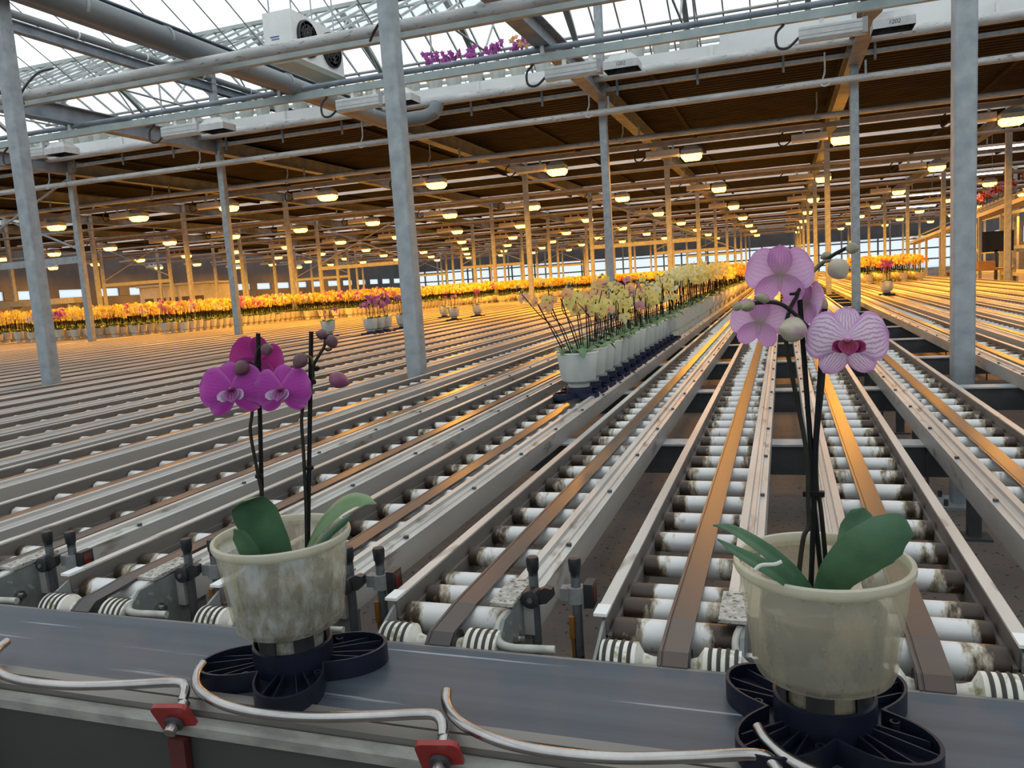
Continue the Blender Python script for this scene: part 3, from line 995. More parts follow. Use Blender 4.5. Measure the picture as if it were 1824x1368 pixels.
def rails(sign, y0, y1, mat, mat2):
    """side rail (slim) and guide rail (wide) meshes around the lane centre"""
    s = sign
    thin = MB()
    xo, xi = -.125 * s, -.105 * s
    thin.box(min(xo, xi), max(xo, xi), y0, y1, ZT - .004, ZT, 0)
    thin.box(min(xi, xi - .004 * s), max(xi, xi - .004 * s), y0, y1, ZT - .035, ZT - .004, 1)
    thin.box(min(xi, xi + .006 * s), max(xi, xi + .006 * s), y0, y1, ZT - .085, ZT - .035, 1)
    wide = MB()
    prof = [(.078 * s + x, z) for x, z in rail_prof(s)]
    if s < 0:
        prof = prof[::-1]
    wide.prism(prof, y0 + .06, y1, 'y')
    return thin.mesh('side_rail', [mat, mat2]), wide.mesh('guide_rail', mat)


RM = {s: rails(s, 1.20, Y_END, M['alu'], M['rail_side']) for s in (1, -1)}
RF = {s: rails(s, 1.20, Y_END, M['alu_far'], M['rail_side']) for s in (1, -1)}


def rollers_joined(y0, y1, n=8):
    m = MB()
    for y in Y_ROLL:
        if y0 <= y < y1:
            m.cyl((-.098, y, .769), (.098, y, .769), .021, n=n, caps=False)
    return m.mesh('rollers', M['roller_far'], True)


roll_rest_me = rollers_joined(7.5, 40, 8)
roll_all_me = rollers_joined(1.3, 36, 8)
roll_mid_me = rollers_joined(1.3, 36, 6)


def bolts_mesh(s, y0, y1):
    m = MB()
    y = y0
    while y < y1:
        m.cyl((.118 * s, y, ZT - .013), (.118 * s, y, ZT - .006), .006, n=6)
        y += .42
    return m.mesh('rail_bolts', M['dark_steel'])


BOLT = {s: bolts_mesh(s, 1.55, 9.0) for s in (1, -1)}

# --- end assembly shared meshes (built around lane centre x = 0)
AX_Y, AX_Z = 1.142, .762


def wheel(side):
    m = MB()
    prof = [(.011, .018), (.013, .030), (.016, .040), (.029, .049), (.031, .050)]
    h = .050
    for i in range(4):
        prof += [(.031, h + .0065), (.0265, h + .0075), (.0265, h + .0115), (.031, h + .0125)]
        h += .0125
    prof += [(.031, h + .004), (.012, h + .004)]
    m.lathe([(r, x * side) for r, x in prof], 32, 'x', (0, AX_Y, AX_Z))
    o = MB()
    h = .050
    for i in range(4):
        c = h + .0095
        ring = [(.0295 + .0036 * math.cos(a), (c + .0036 * math.sin(a)) * side) for a in np.linspace(0, 2 * PI, 9)[:-1]]
        o.lathe(ring, 32, 'x', (0, AX_Y, AX_Z), close=True)
        h += .0125
    return m.mesh('grooved_wheel', M['white_disc'], True), o.mesh('rubber_rings', M['rubber'], True)


WH = {s: wheel(s) for s in (1, -1)}
shaft_me = MB().cyl((-.104, AX_Y, AX_Z), (.104, AX_Y, AX_Z), .012, n=16).mesh('shaft', M['white_disc'], True)
pulley_me = MB().cyl((-.024, AX_Y, AX_Z), (.024, AX_Y, AX_Z), .028, n=24).mesh('band_pulley', M['black'], True)


def end_parts(s):
    out = []
    xi = -.108 * s
    m = MB()
    prof = [(1.118, .62), (1.118, .768), (1.20, .800), (1.32, .800), (1.32, .62)]
    a, b = sorted((xi, xi - .005 * s))
    m.prism(prof, a, b, 'x')
    out.append(('end_plate', m.mesh('end_plate', M['plate'])))
    m = MB()
    a, b = sorted((-.126 * s, -.104 * s))
    m.box(a, b, 1.195, 1.235, ZT - .002, ZT + .003)
    out.append(('rail_cap', m.mesh('rail_cap', M['white_metal'])))
    xr = .104 * s
    m = MB()
    prof = [(1.118, .60), (1.118, .765), (1.165, .804), (1.34, .806), (1.34, .60)]
    a, b = sorted((xr, xr + .006 * s))
    m.prism(prof, a, b, 'x')
    out.append(('end_plate', m.mesh('end_plate', M['plate'])))
    m = MB()
    a, b = sorted((.070 * s, .112 * s))
    m.box(a, b, 1.20, 1.315, ZT + .0005, ZT + .006)
    out.append(('angle_cap', m.mesh('angle_cap', M['chalky'])))
    for yy, zz in ((1.205, .752), (1.150, .690)):
        m = MB()
        m.lathe([(.011, .006 * s), (.011, .015 * s), (.006, .0155 * s), (.006, .024 * s)], 8, 'x', (xr, yy, zz))
        out.append(('plate_bolt', m.mesh('plate_bolt', M['chrome'])))
    path = smooth_path([(xr - .002 * s, 1.205, .800), (xr - .006 * s, 1.178, .796), (xr - .004 * s, 1.150, .787), (xr + .008 * s, 1.130, .780), (xr + .030 * s, 1.122, .778), (xr + .060 * s, 1.124, .778), (xr + .100 * s, 1.128, .778)], 6)
    m = MB().tube(path, .0068, 12)
    out.append(('bent_guide_rod', m.mesh('bent_guide_rod', M['rod_grey'], True)))
    return out


EP = {s: end_parts(s) for s in (1, -1)}

for idx, (xc, s) in enumerate(LANES):
    near = -1.75 < xc < 1.4
    if abs(xc - ROW_X) < .01:
        lab, grp = 'roller lane carrying the long row of yellow orchids', None
    elif abs(xc - LANES[0][0]) < .01:
        lab, grp = 'roller lane with its band ending just left of the striped orchid pot', None
    elif abs(xc - LANES[1][0]) < .01:
        lab, grp = 'empty roller lane beside the lane of yellow orchids, between the two front pots', None
    elif abs(xc - .193) < .01:
        lab, grp = 'roller lane ending behind the striped lilac orchid', None
    elif abs(xc - .557) < .01:
        lab, grp = 'roller lane running close left of the bolted column', None
    elif idx in (3, 4, 5):
        lab, grp = {3: 'empty roller lane next beyond the lane of yellow orchids', 4: 'second empty roller lane beyond the lane of yellow orchids',
                    5: 'third empty roller lane beyond the yellow orchids, beside the column gap'}[idx], None
    elif xc > 1:
        lab, grp = ['first', 'second', 'third', 'fourth', 'fifth', 'sixth', 'seventh', 'eighth'][round((xc - 1.125) / .3775)] + ' roller lane beyond the bolted column, towards the work area', None
    elif xc > -2.3:
        lab, grp = 'empty aluminium roller lane behind the magenta orchid', 'lanes behind the magenta orchid'
    else:
        lab, grp = 'aluminium roller lane on the far side of the track field', 'far roller lanes'
    t = thing('roller_lane', lab, 'conveyor', (xc, 0, 0), group=grp)
    src = RM if near else RF
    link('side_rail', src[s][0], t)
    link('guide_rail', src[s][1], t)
    bx = .010 * s
    link('drive_band', band_near_me if near and s > 0 and xc < -.4 else (band_mid_me if near else band_far_me), t, (bx, 0, 0))
    if near:
        link('end_roller', roller_big_me, t, (0, 1.234, .764))
        link('roller', roller_me, t, (0, 1.322, .769))
        for y in Y_ROLL:
            if y < 7.5:
                q = proj((xc, y, .77))
                if q and q[0] < 2100:
                    link('roller', roller_me, t, (0, y, .769), (rng.uniform(0, 6.28), 0, 0))
        tag(link('roller_run', roll_rest_me, t), kind='stuff')
        tag(link('rail_bolts', BOLT[s], t), kind='stuff')
    else:
        tag(link('roller_run', roll_all_me if xc > -5.6 else roll_mid_me, t), kind='stuff')
    if -1.95 < xc < .8:
        for sd in (1, -1):
            w = link('grooved_wheel', WH[sd][0], t, (bx * .3, 0, 0))
            link('rubber_rings', WH[sd][1], w)
        link('shaft', shaft_me, t)
        link('band_pulley', pulley_me, t, (bx, 0, 0))
        for nm, me in EP[s]:
            if s > 0 or nm != 'bent_guide_rod':
                link(nm, me, t)

# --- support beams under the lanes, with legs
xb_me = MB().box(-18, 4.05, -.035, .035, .625, .733).mesh('beam_body', M['dark_steel'])
xf_me = MB().box(-18, 4.05, -.05, .05, .728, .735).mesh('top_flange', M['galv'])
leg_me = MB().box(-.028, .028, -.028, .028, .012, .63).mesh('leg', M['dark_steel'])
foot_me = MB().box(-.07, .07, -.06, .06, 0, .012).mesh('foot_plate', M['dark_steel'])
for k in range(24):
    y = 2.90 + 1.27 * k
    if abs(y - 4.75) < .2:
        y -= .2
    t = thing('support_beam', 'dark steel cross beam on legs under the roller lanes', 'beam', (0, y, 0), group='cross beams under the lanes')
    link('beam_body', xb_me, t)
    link('top_flange', xf_me, t)
    for x in ([.84, -2.36, -5.56, -8.76] if k % 2 else [.78, -2.33, -5.5]):
        link('leg', leg_me, t, (x, 0, 0))
        link('foot_plate', foot_me, t, (x, 0, 0))
    if k < 4:
        for x in (.44, -.37, 1.15, -.06):
            MB().box(x - .004, x + .004, -.04, -.034, .585, .735).obj('stay', M['dark_steel'], t)

# --- clamp posts and sensor posts in the gaps between lane ends
cap_pts = [(.0085, .0), (.0085, .006), (.0105, .010), (.0115, .028), (.010, .033), (.002, .034)]


def clamp_post(x):
    t = thing('clamp_post', 'grey rod with black cap and black wing clamp at a lane end', 'post', (x, 1.27, 0), group='clamp posts at the lane ends')
    MB().cyl((0, 0, .0), (0, 0, .846), .0085, n=14).obj('rod', M['post'], t, True)
    MB().lathe(cap_pts, 16, 'z', (0, 0, .842)).obj('cap', M['black'], t, True)
    m = MB()
    m.lathe([(.006, -.016), (.016, -.014), (.018, 0), (.016, .014), (.006, .016)], 18, 'y', (.0, -.012, .806))
    m.prism([(.0, .794), (.028, .800), (.040, .812), (.038, .826), (.026, .828), (.010, .820), (.0, .818)], -.022, -.006, 'y')
    m.obj('wing_clamp', M['black'], t, True)
    MB().cyl((0, -.03, .806), (0, -.02, .806), .005, n=8).obj('clamp_bolt', M['post'], t)


def sensor_post(x):
    t = thing('sensor_post', 'grey rod with ring clamp holding a small sensor box', 'post', (x, 1.27, 0), group='sensor posts at the lane ends')
    MB().cyl((0, 0, .0), (0, 0, .848), .0085, n=14).obj('rod', M['post'], t, True)
    MB().lathe(cap_pts, 16, 'z', (0, 0, .844)).obj('cap', M['black'], t, True)
    m = MB().lathe([(.009, -.014), (.0155, -.014), (.0155, .014), (.009, .014)], 18, 'z', (0, 0, .812))
    m.box(-.026, -.010, -.010, .010, .802, .824)
    m.obj('ring_clamp', M['post_clamp'], t, True)
    sb = MB().box(.014, .030, -.006, .026, .790, .832).obj('sensor_box', M['black'], t)
    MB().box(.030, .031, .0, .020, .796, .826).obj('sensor_window', M['sensor_red'], sb)
    MB().cyl((-.008, -.009, .775), (-.008, -.009, .735), .0055, n=8).obj('plug', M['orange_cable'], t, True)
    MB().tube(smooth_path([(-.008, -.009, .735), (-.006, -.010, .66), (.0, -.012, .5), (-.01, -.01, .2), (-.01, -.01, .01)], 5), .003, 6).obj('cable', M['orange_cable'], t, True)
    MB().lathe([(.0095, -.002), (.0105, -.002), (.0105, .002), (.0095, .002)], 12, 'z', (-.002, -.004, .70)).obj('cable_tie', M['black'], t)


for k in range(5):
    clamp_post(-.424 - .3775 * k + (.01 if k else 0))
    sensor_post(-.348 - .3775 * k)

# ================================================================== CROSS CONVEYOR
t = thing('belt_conveyor', 'dark blue grey belt conveyor carrying the two orchids', 'conveyor', (0, 0, 0))
BX0, BX1 = -2.6, 2.0
MB().prism([(.893, .776), (.897, .780), (1.098, .780), (1.103, .776), (1.103, .770), (.893, .770)], BX0, BX1, 'x').obj('belt', M['belt'], t)
MB().prism([(1.104, .70), (1.104, .776), (1.112, .776), (1.112, .70)], BX0, BX1, 'x').obj('back_frame', M['belt_frame'], t)
MB().prism([(.892, .62), (.892, .784), (.889, .786), (.872, .784), (.8715, .780), (.8685, .780), (.868, .7835), (.848, .781), (.846, .62)], BX0, BX1, 'x').obj('front_profile', M['belt_frame'], t)
MB().prism([(.8455, .756), (.8455, .772), (.832, .770), (.829, .766), (.829, .752), (.8455, .752)], BX0, BX1, 'x').obj('front_flange', M['belt_flange'], t)
MB().box(BX0, BX1, .833, .845, .42, .753).obj('side_panel', M['belt_side'], t)
MB().box(BX0, BX1, .86, 1.10, .735, .765).obj('slider_bed', M['dark_steel'], t)
for x in (-2.2, -1.0, .3, 1.5):
    for y in (.89, 1.06):
        MB().box(x - .025, x + .025, y - .025, y + .025, 0, .74).obj('leg', M['dark_steel'], t)


def guide_rod(x0, lab):
    t = thing('guide_rod', lab, 'guide rod', (x0, 0, 0))
    zz = .806
    P_ = [(0, .922, zz + .002), (.010, .898, zz + .001), (.030, .872, zz), (.062, .849, zz), (.115, .829, zz), (.175, .822, zz), (.250, .828, zz), (.330, .848, zz), (.388, .866, zz), (.410, .868, zz), (.421, .862, zz - .003), (.427, .853, zz - .008), (.429, .847, zz - .013)]
    m = MB().tube(smooth_path(P_, 6), .0070, 14)
    m.obj('rod', M['chrome'], t, True)
    c = Vector((.434, .829, zz - .026))
    ax = Vector((.14, -.80, -.42)).normalized()
    m = MB().cyl(c - ax * .022, c + ax * .026, .0085, n=14)
    m.obj('clamp_bolt', M['chrome'], t, True)
    m = MB()
    m.cyl(c - ax * .008, c - ax * .001, .0135, n=16)
    m.cyl(c + ax * .009, c + ax * .014, .0135, n=16)
    m.obj('collar', M['dark_steel'], t, True)
    # red plate tilted with the bolt
    s_ = Vector((1, .1, 0)).normalized()
    s_ = (s_ - ax * s_.dot(ax)).normalized()
    w_ = ax.cross(s_)
    m = MB()
    prof = []
    for cx, cy, a0 in ((.022, .022, 0), (-.022, .022, 90), (-.022, -.022, 180), (.022, -.022, 270)):
        for da in (0, 30, 60, 90):
            a = math.radians(a0 + da)
            prof.append((cx * .8 + .010 * math.cos(a), cy * 1.0 + .010 * math.sin(a)))
    n = len(prof)
    vs_ = [c + s_ * p + w_ * q + ax * h for h in (.001, .008) for p, q in prof]
    fs_ = [(i, (i + 1) % n, n + (i + 1) % n, n + i) for i in range(n)] + [tuple(range(n - 1, -1, -1)), tuple(range(n, 2 * n))]
    m.add(vs_, fs_).obj('red_clamp_plate', M['red'], t)
    MB().box(c.x - .014, c.x + .014, c.y - .010, c.y + .002, .40, c.z - .03).obj('red_post', M['dark_red'], t)


for k, lab in ((-2, 'curved steel rod whose red clamp ends farthest from the striped orchid'), (-1, 'curved steel guide rod with red clamp ending beside the magenta orchid puck'),
               (0, 'curved steel guide rod with red clamp passing in front of the magenta orchid'), (1, 'curved steel guide rod crossing the bare belt towards the striped orchid'),
               (2, 'curved steel guide rod starting over the puck of the striped orchid')):
    guide_rod(-.845 + .403 * k, lab)

# ================================================================== ORCHIDS
def pot_profile(k=1.0):
    """outer and inner wall of the tapered carrier pot, z from the puck's foot"""
    out = [(.050, .048), (.052, .068), (.058, .0735), (.072, .079), (.0790, .083), (.0825, .092), (.0955, .196), (.0975, .208), (.1005, .2105), (.1015, .2155), (.1000, .2195)]
    inn = [(.0965, .2185), (.0940, .206), (.0925, .196), (.0790, .096), (.0765, .089), (.056, .0765), (.048, .068), (.047, .048)]
    return [(r * k, z) for r, z in out + inn]


def star_pts(R, r, n=4, rot=0.0, seg=20, round_=1.35):
    pts = []
    for i in range(n * seg):
        a = 2 * PI * i / (n * seg)
        c = abs(math.cos(n * a / 2))
        rr = r + (R - r) * c ** round_
        pts.append((rr * math.cos(a + rot), rr * math.sin(a + rot)))
    return pts


def puck_mesh(mat, seg=20, ribs=True, name='carrier_puck'):
    m = MB()
    out = star_pts(.142, .070, seg=seg)
    inn = star_pts(.137, .065, seg=seg)
    n = len(out)
    H = .030
    v = [(x, y, 0) for x, y in out] + [(x, y, H) for x, y in out] + [(x, y, H) for x, y in inn] + [(x, y, .012) for x, y in inn]
    f = []
    for a in range(3):
        for i in range(n):
            f.append((a * n + i, a * n + (i + 1) % n, (a + 1) * n + (i + 1) % n, (a + 1) * n + i))
    f.append(tuple(range(n - 1, -1, -1)))
    c = len(v)
    v.append((0, 0, .012))
    for i in range(n):
        f.append((3 * n + i, 3 * n + (i + 1) % n, c))
    m.add(v, f)
    m.lathe([(.060, .010), (.060, .050), (.056, .052), (.054, .050), (.054, .012)], 32 if ribs else 14)
    if ribs:
        for q in range(4):
            for da in (-.30, -.13, .13, .30):
                a = q * PI / 2 + da
                L_ = .137 if abs(da) < .2 else .118
                c_, s_ = math.cos(a), math.sin(a)
                p0, p1 = Vector((.058 * c_, .058 * s_, .012)), Vector((L_ * c_, L_ * s_, .012))
                w = Vector((-s_, c_, 0)) * .0011
                hz = Vector((0, 0, .014))
                m.add([p0 - w, p1 - w, p1 + w, p0 + w, p0 - w + hz, p1 - w + hz * .8, p1 + w + hz * .8, p0 + w + hz],
                      [(3, 2, 1, 0), (4, 5, 6, 7), (0, 1, 5, 4), (1, 2, 6, 5), (2, 3, 7, 6), (3, 0, 4, 7)])
            a = q * PI / 2 + PI / 4
            m.lathe([(.006, .010), (.006, .026), (.0035, .026), (.0035, .012)], 12, c=(.078 * math.cos(q * PI / 2 + .55), .078 * math.sin(q * PI / 2 + .55), 0))
    return m.mesh(name, mat, True)


def slotted_ring():
    m = MB()
    for i in range(6):
        a0 = i * PI / 3 + .12
        pts = [(math.cos(a0 + .07 * j), math.sin(a0 + .07 * j)) for j in range(9)]
        v = [(x * r, y * r, z) for z in (.049, .074) for r in (.0535, .0565) for x, y in pts]
        n = 9
        f = []
        for j in range(n - 1):
            f += [(n + j, n + j + 1, 3 * n + j + 1, 3 * n + j), (j + 1, j, 2 * n + j, 2 * n + j + 1), (2 * n + j, 3 * n + j, 3 * n + j + 1, 2 * n + j + 1), (j, j + 1, n + j + 1, n + j)]
        m.add(v, f)
    return m


def grid_solid(G, th, mb=None, uvs=None):
    """G: (nu, nv, 3) surface points -> closed thin solid"""
    nu, nv = G.shape[:2]
    du = np.gradient(G, axis=0)
    dv = np.gradient(G, axis=1)
    nrm = np.cross(du, dv)
    nrm /= (np.linalg.norm(nrm, axis=2, keepdims=True) + 1e-9)
    U, V = np.meshgrid(np.linspace(0, 1, nu), np.linspace(0, 1, nv), indexing='ij')
    taper = (np.minimum(1, 6 * np.minimum(U, 1 - U)) * 0.85 + .15)[..., None]
    A = (G + nrm * th * .5 * taper).reshape(-1, 3)
    B = (G - nrm * th * .5 * taper).reshape(-1, 3)
    n = nu * nv
    f = []
    for i in range(nu - 1):
        for j in range(nv - 1):
            a, b, c, d = i * nv + j, (i + 1) * nv + j, (i + 1) * nv + j + 1, i * nv + j + 1
            f += [(a, b, c, d), (n + d, n + c, n + b, n + a)]
    for i in range(nu - 1):
        a, b = i * nv, (i + 1) * nv
        f.append((b, a, n + a, n + b))
        a, b = i * nv + nv - 1, (i + 1) * nv + nv - 1
        f.append((a, b, n + b, n + a))
    for j in range(nv - 1):
        a, b = j, j + 1
        f.append((a, b, n + b, n + a))
        a, b = (nu - 1) * nv + j, (nu - 1) * nv + j + 1
        f.append((b, a, n + a, n + b))
    m = mb or MB()
    uv = np.stack([U.ravel(), V.ravel()], 1)
    m.uv = (list(m.uv) if m.uv is not None else []) + uv.tolist() + uv.tolist()
    m.add(np.vstack([A, B]).tolist(), f)
    return m


def petal_grid(L, W, shape='petal', cup=.12, bend=-.10, ruffle=0.0, nu=13, nv=13, seed=0):
    """petal lying in local XY, base at origin, pointing +Y, front +Z"""
    U, V = np.meshgrid(np.linspace(-1, 1, nu), np.linspace(0.0, 1, nv), indexing='ij')
    if shape == 'petal':            # broad, nearly round with a narrow claw
        w = np.sin(PI * np.clip(V, 0, 1) ** 0.80) ** 0.62
        w = np.where(V > .55, np.sqrt(np.clip(1 - ((V - .55) / .45) ** 2.3, 0, 1)), w ** 1.0)
        w = np.where(V <= .55, np.clip(.16 + .84 * (V / .55) ** .72, 0, 1), w)
    else:                           # sepal: ellipse, blunt tip
        w = np.where(V <= .5, .22 + .78 * np.sin(PI / 2 * V / .5) ** .9, np.sqrt(np.clip(1 - ((V - .5) / .5) ** 2.2, 0, 1)))
    w = np.maximum(w, .02)
    X = U * w * W / 2
    Y = V * L - (.10 * L) * (U ** 2) * (V > .9) * 0
    Z = cup * L * (U ** 2) * w * -1 * .6 + bend * L * V ** 2
    rs = np.random.default_rng(seed)
    ph = rs.uniform(0, 6.28)
    Z = Z + ruffle * L * np.sin(3.1 * U + 2.2 * V + ph) * (V ** 1.5)
    return np.stack([X, Y, Z], 2)


def rotz_grid(G, ang, off=(0, 0, 0)):
    c, s = math.cos(ang), math.sin(ang)
    R_ = np.array([[c, -s, 0], [s, c, 0], [0, 0, 1]])
    return G @ R_.T + np.array(off)


def rotx_grid(G, ang):
    c, s = math.cos(ang), math.sin(ang)
    R_ = np.array([[1, 0, 0], [0, c, -s], [0, s, c]])
    return G @ R_.T


def frame(pos, face, up=(0, 0, 1), roll=0.0):
    z = Vector(face).normalized()
    x = Vector(up).cross(z).normalized()
    y = z.cross(x)
    m = Matrix(((x.x, y.x, z.x, pos[0]), (x.y, y.y, z.y, pos[1]), (x.z, y.z, z.z, pos[2]), (0, 0, 0, 1)))
    return m @ Matrix.Rotation(roll, 4, 'Z')


def hero_flower(parent, mat4, S, pm, sm, lipm, lobem, colm, seed=0, lat=78, low=128, cupf=1.0, lip=True):
    """S = overall width of the bloom in metres"""
    c = MB()
    c.lathe([(.0005, .0), (.038 * S, .02 * S), (.042 * S, .06 * S), (.036 * S, .10 * S), (.001, .13 * S)], 14, 'z', (0, .035 * S, .01 * S))
    f = link('flower', c.mesh('flower', colm, True), parent)
    f.matrix_basis = mat4
    rs = np.random.default_rng(seed)
    for a, k in ((lat, 0), (-lat, 1)):
        G = petal_grid(.50 * S, .64 * S, 'petal', .16 * cupf, -.12 * cupf, .035, 15, 15, seed * 7 + k)
        G = rotz_grid(G, -math.radians(a + rs.uniform(-4, 4)), (0, .02 * S, .012 * S))
        grid_solid(G, .0009).obj('petal', pm, f, True)
    for a, w, l_ in ((0, .36, .47), (low, .33, .47), (-low, .33, .47)):
        G = petal_grid(l_ * S, w * S, 'sepal', .14 * cupf, -.16 * cupf, .02, 11, 13, seed * 13 + int(a) + 200)
        G = rotz_grid(G, -math.radians(a + rs.uniform(-4, 4)), (0, 0, -.012 * S))
        grid_solid(G, .0009).obj('sepal', sm, f, True)
    if lip:
        # side lobes curl up beside the column, mid lobe reaches forwards and down
        m = MB()
        G = petal_grid(.29 * S, .24 * S, 'sepal', -.5, .30, .06, 11, 11, seed)
        G = rotz_grid(rotx_grid(G, math.radians(30)), PI, (0, .03 * S, .03 * S))
        grid_solid(G, .0010, m)
        m.obj('lip', lipm, f, True)
        for sg in (1, -1):
            G = petal_grid(.28 * S, .17 * S, 'sepal', -.3, .70, .04, 9, 11, seed + 3)
            G = rotx_grid(G, math.radians(20))
            G = rotz_grid(G, sg * math.radians(122), (sg * -.02 * S, -.01 * S, .025 * S))
            grid_solid(G, .0009).obj('lip_lobe', lobem, f, True)
    return f


def bud(parent, pos, axis, L, R, mat, name='bud', lobes=3):
    m = MB()
    prof = []
    for t_ in np.linspace(0, 1, 13):
        r = R * (math.sin(PI * t_ ** .85) ** .75 if 0 < t_ < 1 else 0.02)
        prof.append((max(r, R * .04), t_ * L))
    n = 24
    vs_, fs_ = [], []
    for r, h in prof:
        for j in range(n):
            a = 2 * PI * j / n
            rr = r * (1 - .10 * abs(math.cos(lobes * a / 2)) ** 6)
            vs_.append((rr * math.cos(a), rr * math.sin(a), h))
    for i in range(len(prof) - 1):
        for j in range(n):
            fs_.append((i * n + j, i * n + (j + 1) % n, (i + 1) * n + (j + 1) % n, (i + 1) * n + j))
    fs_ += [tuple(range(n - 1, -1, -1)), tuple(range((len(prof) - 1) * n, len(prof) * n))]
    m.add(vs_, fs_)
    o = m.obj(name, mat, parent, True)
    q = Vector((0, 0, 1)).rotation_difference(Vector(axis).normalized())
    o.matrix_basis = Matrix.Translation(Vector(pos)) @ q.to_matrix().to_4x4()
    return o


def leaf_grid(path, widths, side, fold=.18, nu=9, sub=5):
    """strap leaf along path; side = across direction hint"""
    P = smooth_path(path, sub)
    n = len(P)
    wi = np.interp(np.linspace(0, 1, n), np.linspace(0, 1, len(widths)), widths)
    G = np.zeros((nu, n, 3))
    sd = Vector(side)
    for j in range(n):
        t_ = (P[min(j + 1, n - 1)] - P[max(j - 1, 0)]).normalized()
        s_ = (sd - t_ * sd.dot(t_)).normalized()
        nn = s_.cross(t_)
        for i in range(nu):
            u = -1 + 2 * i / (nu - 1)
            p = P[j] + s_ * (u * wi[j] / 2) + nn * (abs(u) ** 1.3 * fold * wi[j])
            G[i, j] = p
    return G


def hero_plant_base(name, label, loc, potm, puckrot, soilz=.17):
    t = thing(name, label, 'orchid', loc)
    MB().lathe(pot_profile(), 56, 'z', close=True).obj('pot', potm, t, True)
    MB().lathe([(.0955, .204), (.1008, .2085), (.1025, .213), (.1020, .2185), (.0995, .2205), (.0965, .2195), (.0945, .212)], 56, 'z', close=True).obj('rim', M['pot_rim'], t, True)
    o = link('carrier_puck', puck_hero_me, t, None, (0, 0, puckrot))
    link('slotted_neck', neck_me, t)
    MB().lathe([(.046, .080), (.064, .085), (.071, .158), (.069, .160), (.001, .152)], 32).obj('inner_pot', M['soil'], t, True)
    return t


puck_hero_me = puck_mesh(M['navy'])
neck_me = slotted_ring().mesh('slotted_neck', M['black'])
BELT_Z = .7805

# ---------------- left: magenta orchid
LX, LY = -.722, .98
A = hero_plant_base('magenta_orchid', 'magenta orchid with purple buds in a crusted milky pot on the belt', (LX, LY, BELT_Z), M['pot_a'], math.radians(28))
base = np.array([LX, LY, BELT_Z])
dA = float((base + [0, 0, .3] - CAM) @ FWD)


def LA(cx, cy, dd=0.0):
    """left plant: point at the plant's distance (plus dd) from the close-up's measurements"""
    return Vector(pt(300 + cx / 3.109, 560 + cy / 3.109, dA + dd) - base)


def stick(parent, a, b, r=.0034):
    MB().cyl(a, b, r, n=10).obj('stake', M['stick'], parent, True)


def stem(parent, pts, r=.0028, mat='stem', r1=None):
    P = smooth_path(pts, 5)
    MB().tube(P, list(np.linspace(r, r1 or r * .75, len(P))), 10).obj('flower_stem', M[mat], parent, True)


stick(A, LA(524, 1330), LA(497, 105))
stick(A, LA(772, 1300, -.005), LA(791, 95, -.005))
stem(A, [LA(580, 1330, -.004), LA(560, 1200, -.006), LA(520, 1000, -.008), LA(495, 880, -.008), (LA(455, 660, -.010)), LA(462, 560, -.008), LA(478, 420, -.004), LA(478, 300, -.006), LA(490, 215, -.008), LA(515, 175, -.012), LA(545, 165, -.016)])
stem(A, [LA(766, 1300, -.008), LA(762, 1050, -.01), LA(748, 760, -.012), LA(738, 560, -.012), LA(770, 430, -.004), LA(800, 370, -.010), LA(802, 290, -.012), LA(835, 225, -.012), LA(862, 180, -.012), LA(868, 130, -.012), LA(850, 95, -.012)])
stem(A, [LA(805, 355, -.012), LA(850, 340, -.014), LA(905, 328, -.016)], .0018, 'stem_green')
stem(A, [LA(800, 280, -.012), LA(790, 240, -.016), LA(750, 222, -.02)], .0018, 'stem_green')
stem(A, [LA(480, 300, -.008), LA(460, 270, -.012), LA(430, 265, -.018)], .0018, 'stem')
stem(A, [LA(865, 190, -.012), LA(885, 200, -.014), LA(905, 190, -.016)], .0018, 'stem')
for cx, cy in ((503, 895), (782, 850), (815, 300), (795, 375)):
    p_ = LA(cx, cy, -.004)
    MB().lathe([(.0035, -.004), (.0062, -.002), (.0062, .002), (.0035, .004)], 12, 'z', tuple(p_)).obj('stem_clip', M['stick'], A, True)
pxA = dA / FPX / 3.109
toCam = Vector(CAM - (base + [0, 0, .35])).normalized()
sideA = Vector(RIGHT)
f1 = hero_flower(A, frame(LA(356, 425, -.026), toCam + sideA * -.12 + Vector((0, 0, -.06)), roll=.06), 350 * pxA, M['petal_mag'], M['petal_mag'], M['lip_mag'], M['lip_pale'], M['column_mag'], 1)
f2 = hero_flower(A, frame(LA(628, 425, -.022), toCam + sideA * -.30 + Vector((0, 0, -.04)), roll=-.03), 318 * pxA, M['petal_mag'], M['petal_mag'], M['lip_mag'], M['lip_pale'], M['column_mag'], 2)
f3 = hero_flower(A, frame(LA(495, 250, .022), -toCam + sideA * .25 + Vector((0, 0, .25)), roll=.3), 300 * pxA, M['petal_mag_back'], M['petal_mag_back'], M['lip_mag'], M['lip_pale'], M['column_mag'], 3, cupf=1.6)
bud(A, LA(435, 262, -.018), LA(385, 320, -.03) - LA(435, 262, -.018), 100 * pxA, 42 * pxA, M['bud_purple'])
bud(A, LA(545, 165, -.016), LA(545, 240, -.028) - LA(545, 165, -.016), 78 * pxA, 34 * pxA, M['bud_purple'])
bud(A, LA(758, 222, -.02), LA(705, 290, -.03) - LA(758, 222, -.02), 100 * pxA, 40 * pxA, M['bud_purple'])
bud(A, LA(880, 120, -.012), LA(830, 105, -.016) - LA(880, 120, -.012), 66 * pxA, 30 * pxA, M['bud_purple'])
bud(A, LA(890, 115, -.014), LA(920, 185, -.02) - LA(890, 115, -.014), 84 * pxA, 35 * pxA, M['bud_purple'])
b6 = bud(A, LA(890, 345, -.016), LA(1000, 385, -.02) - LA(890, 345, -.016), 122 * pxA, 50 * pxA, M['bud_pink'], lobes=2)
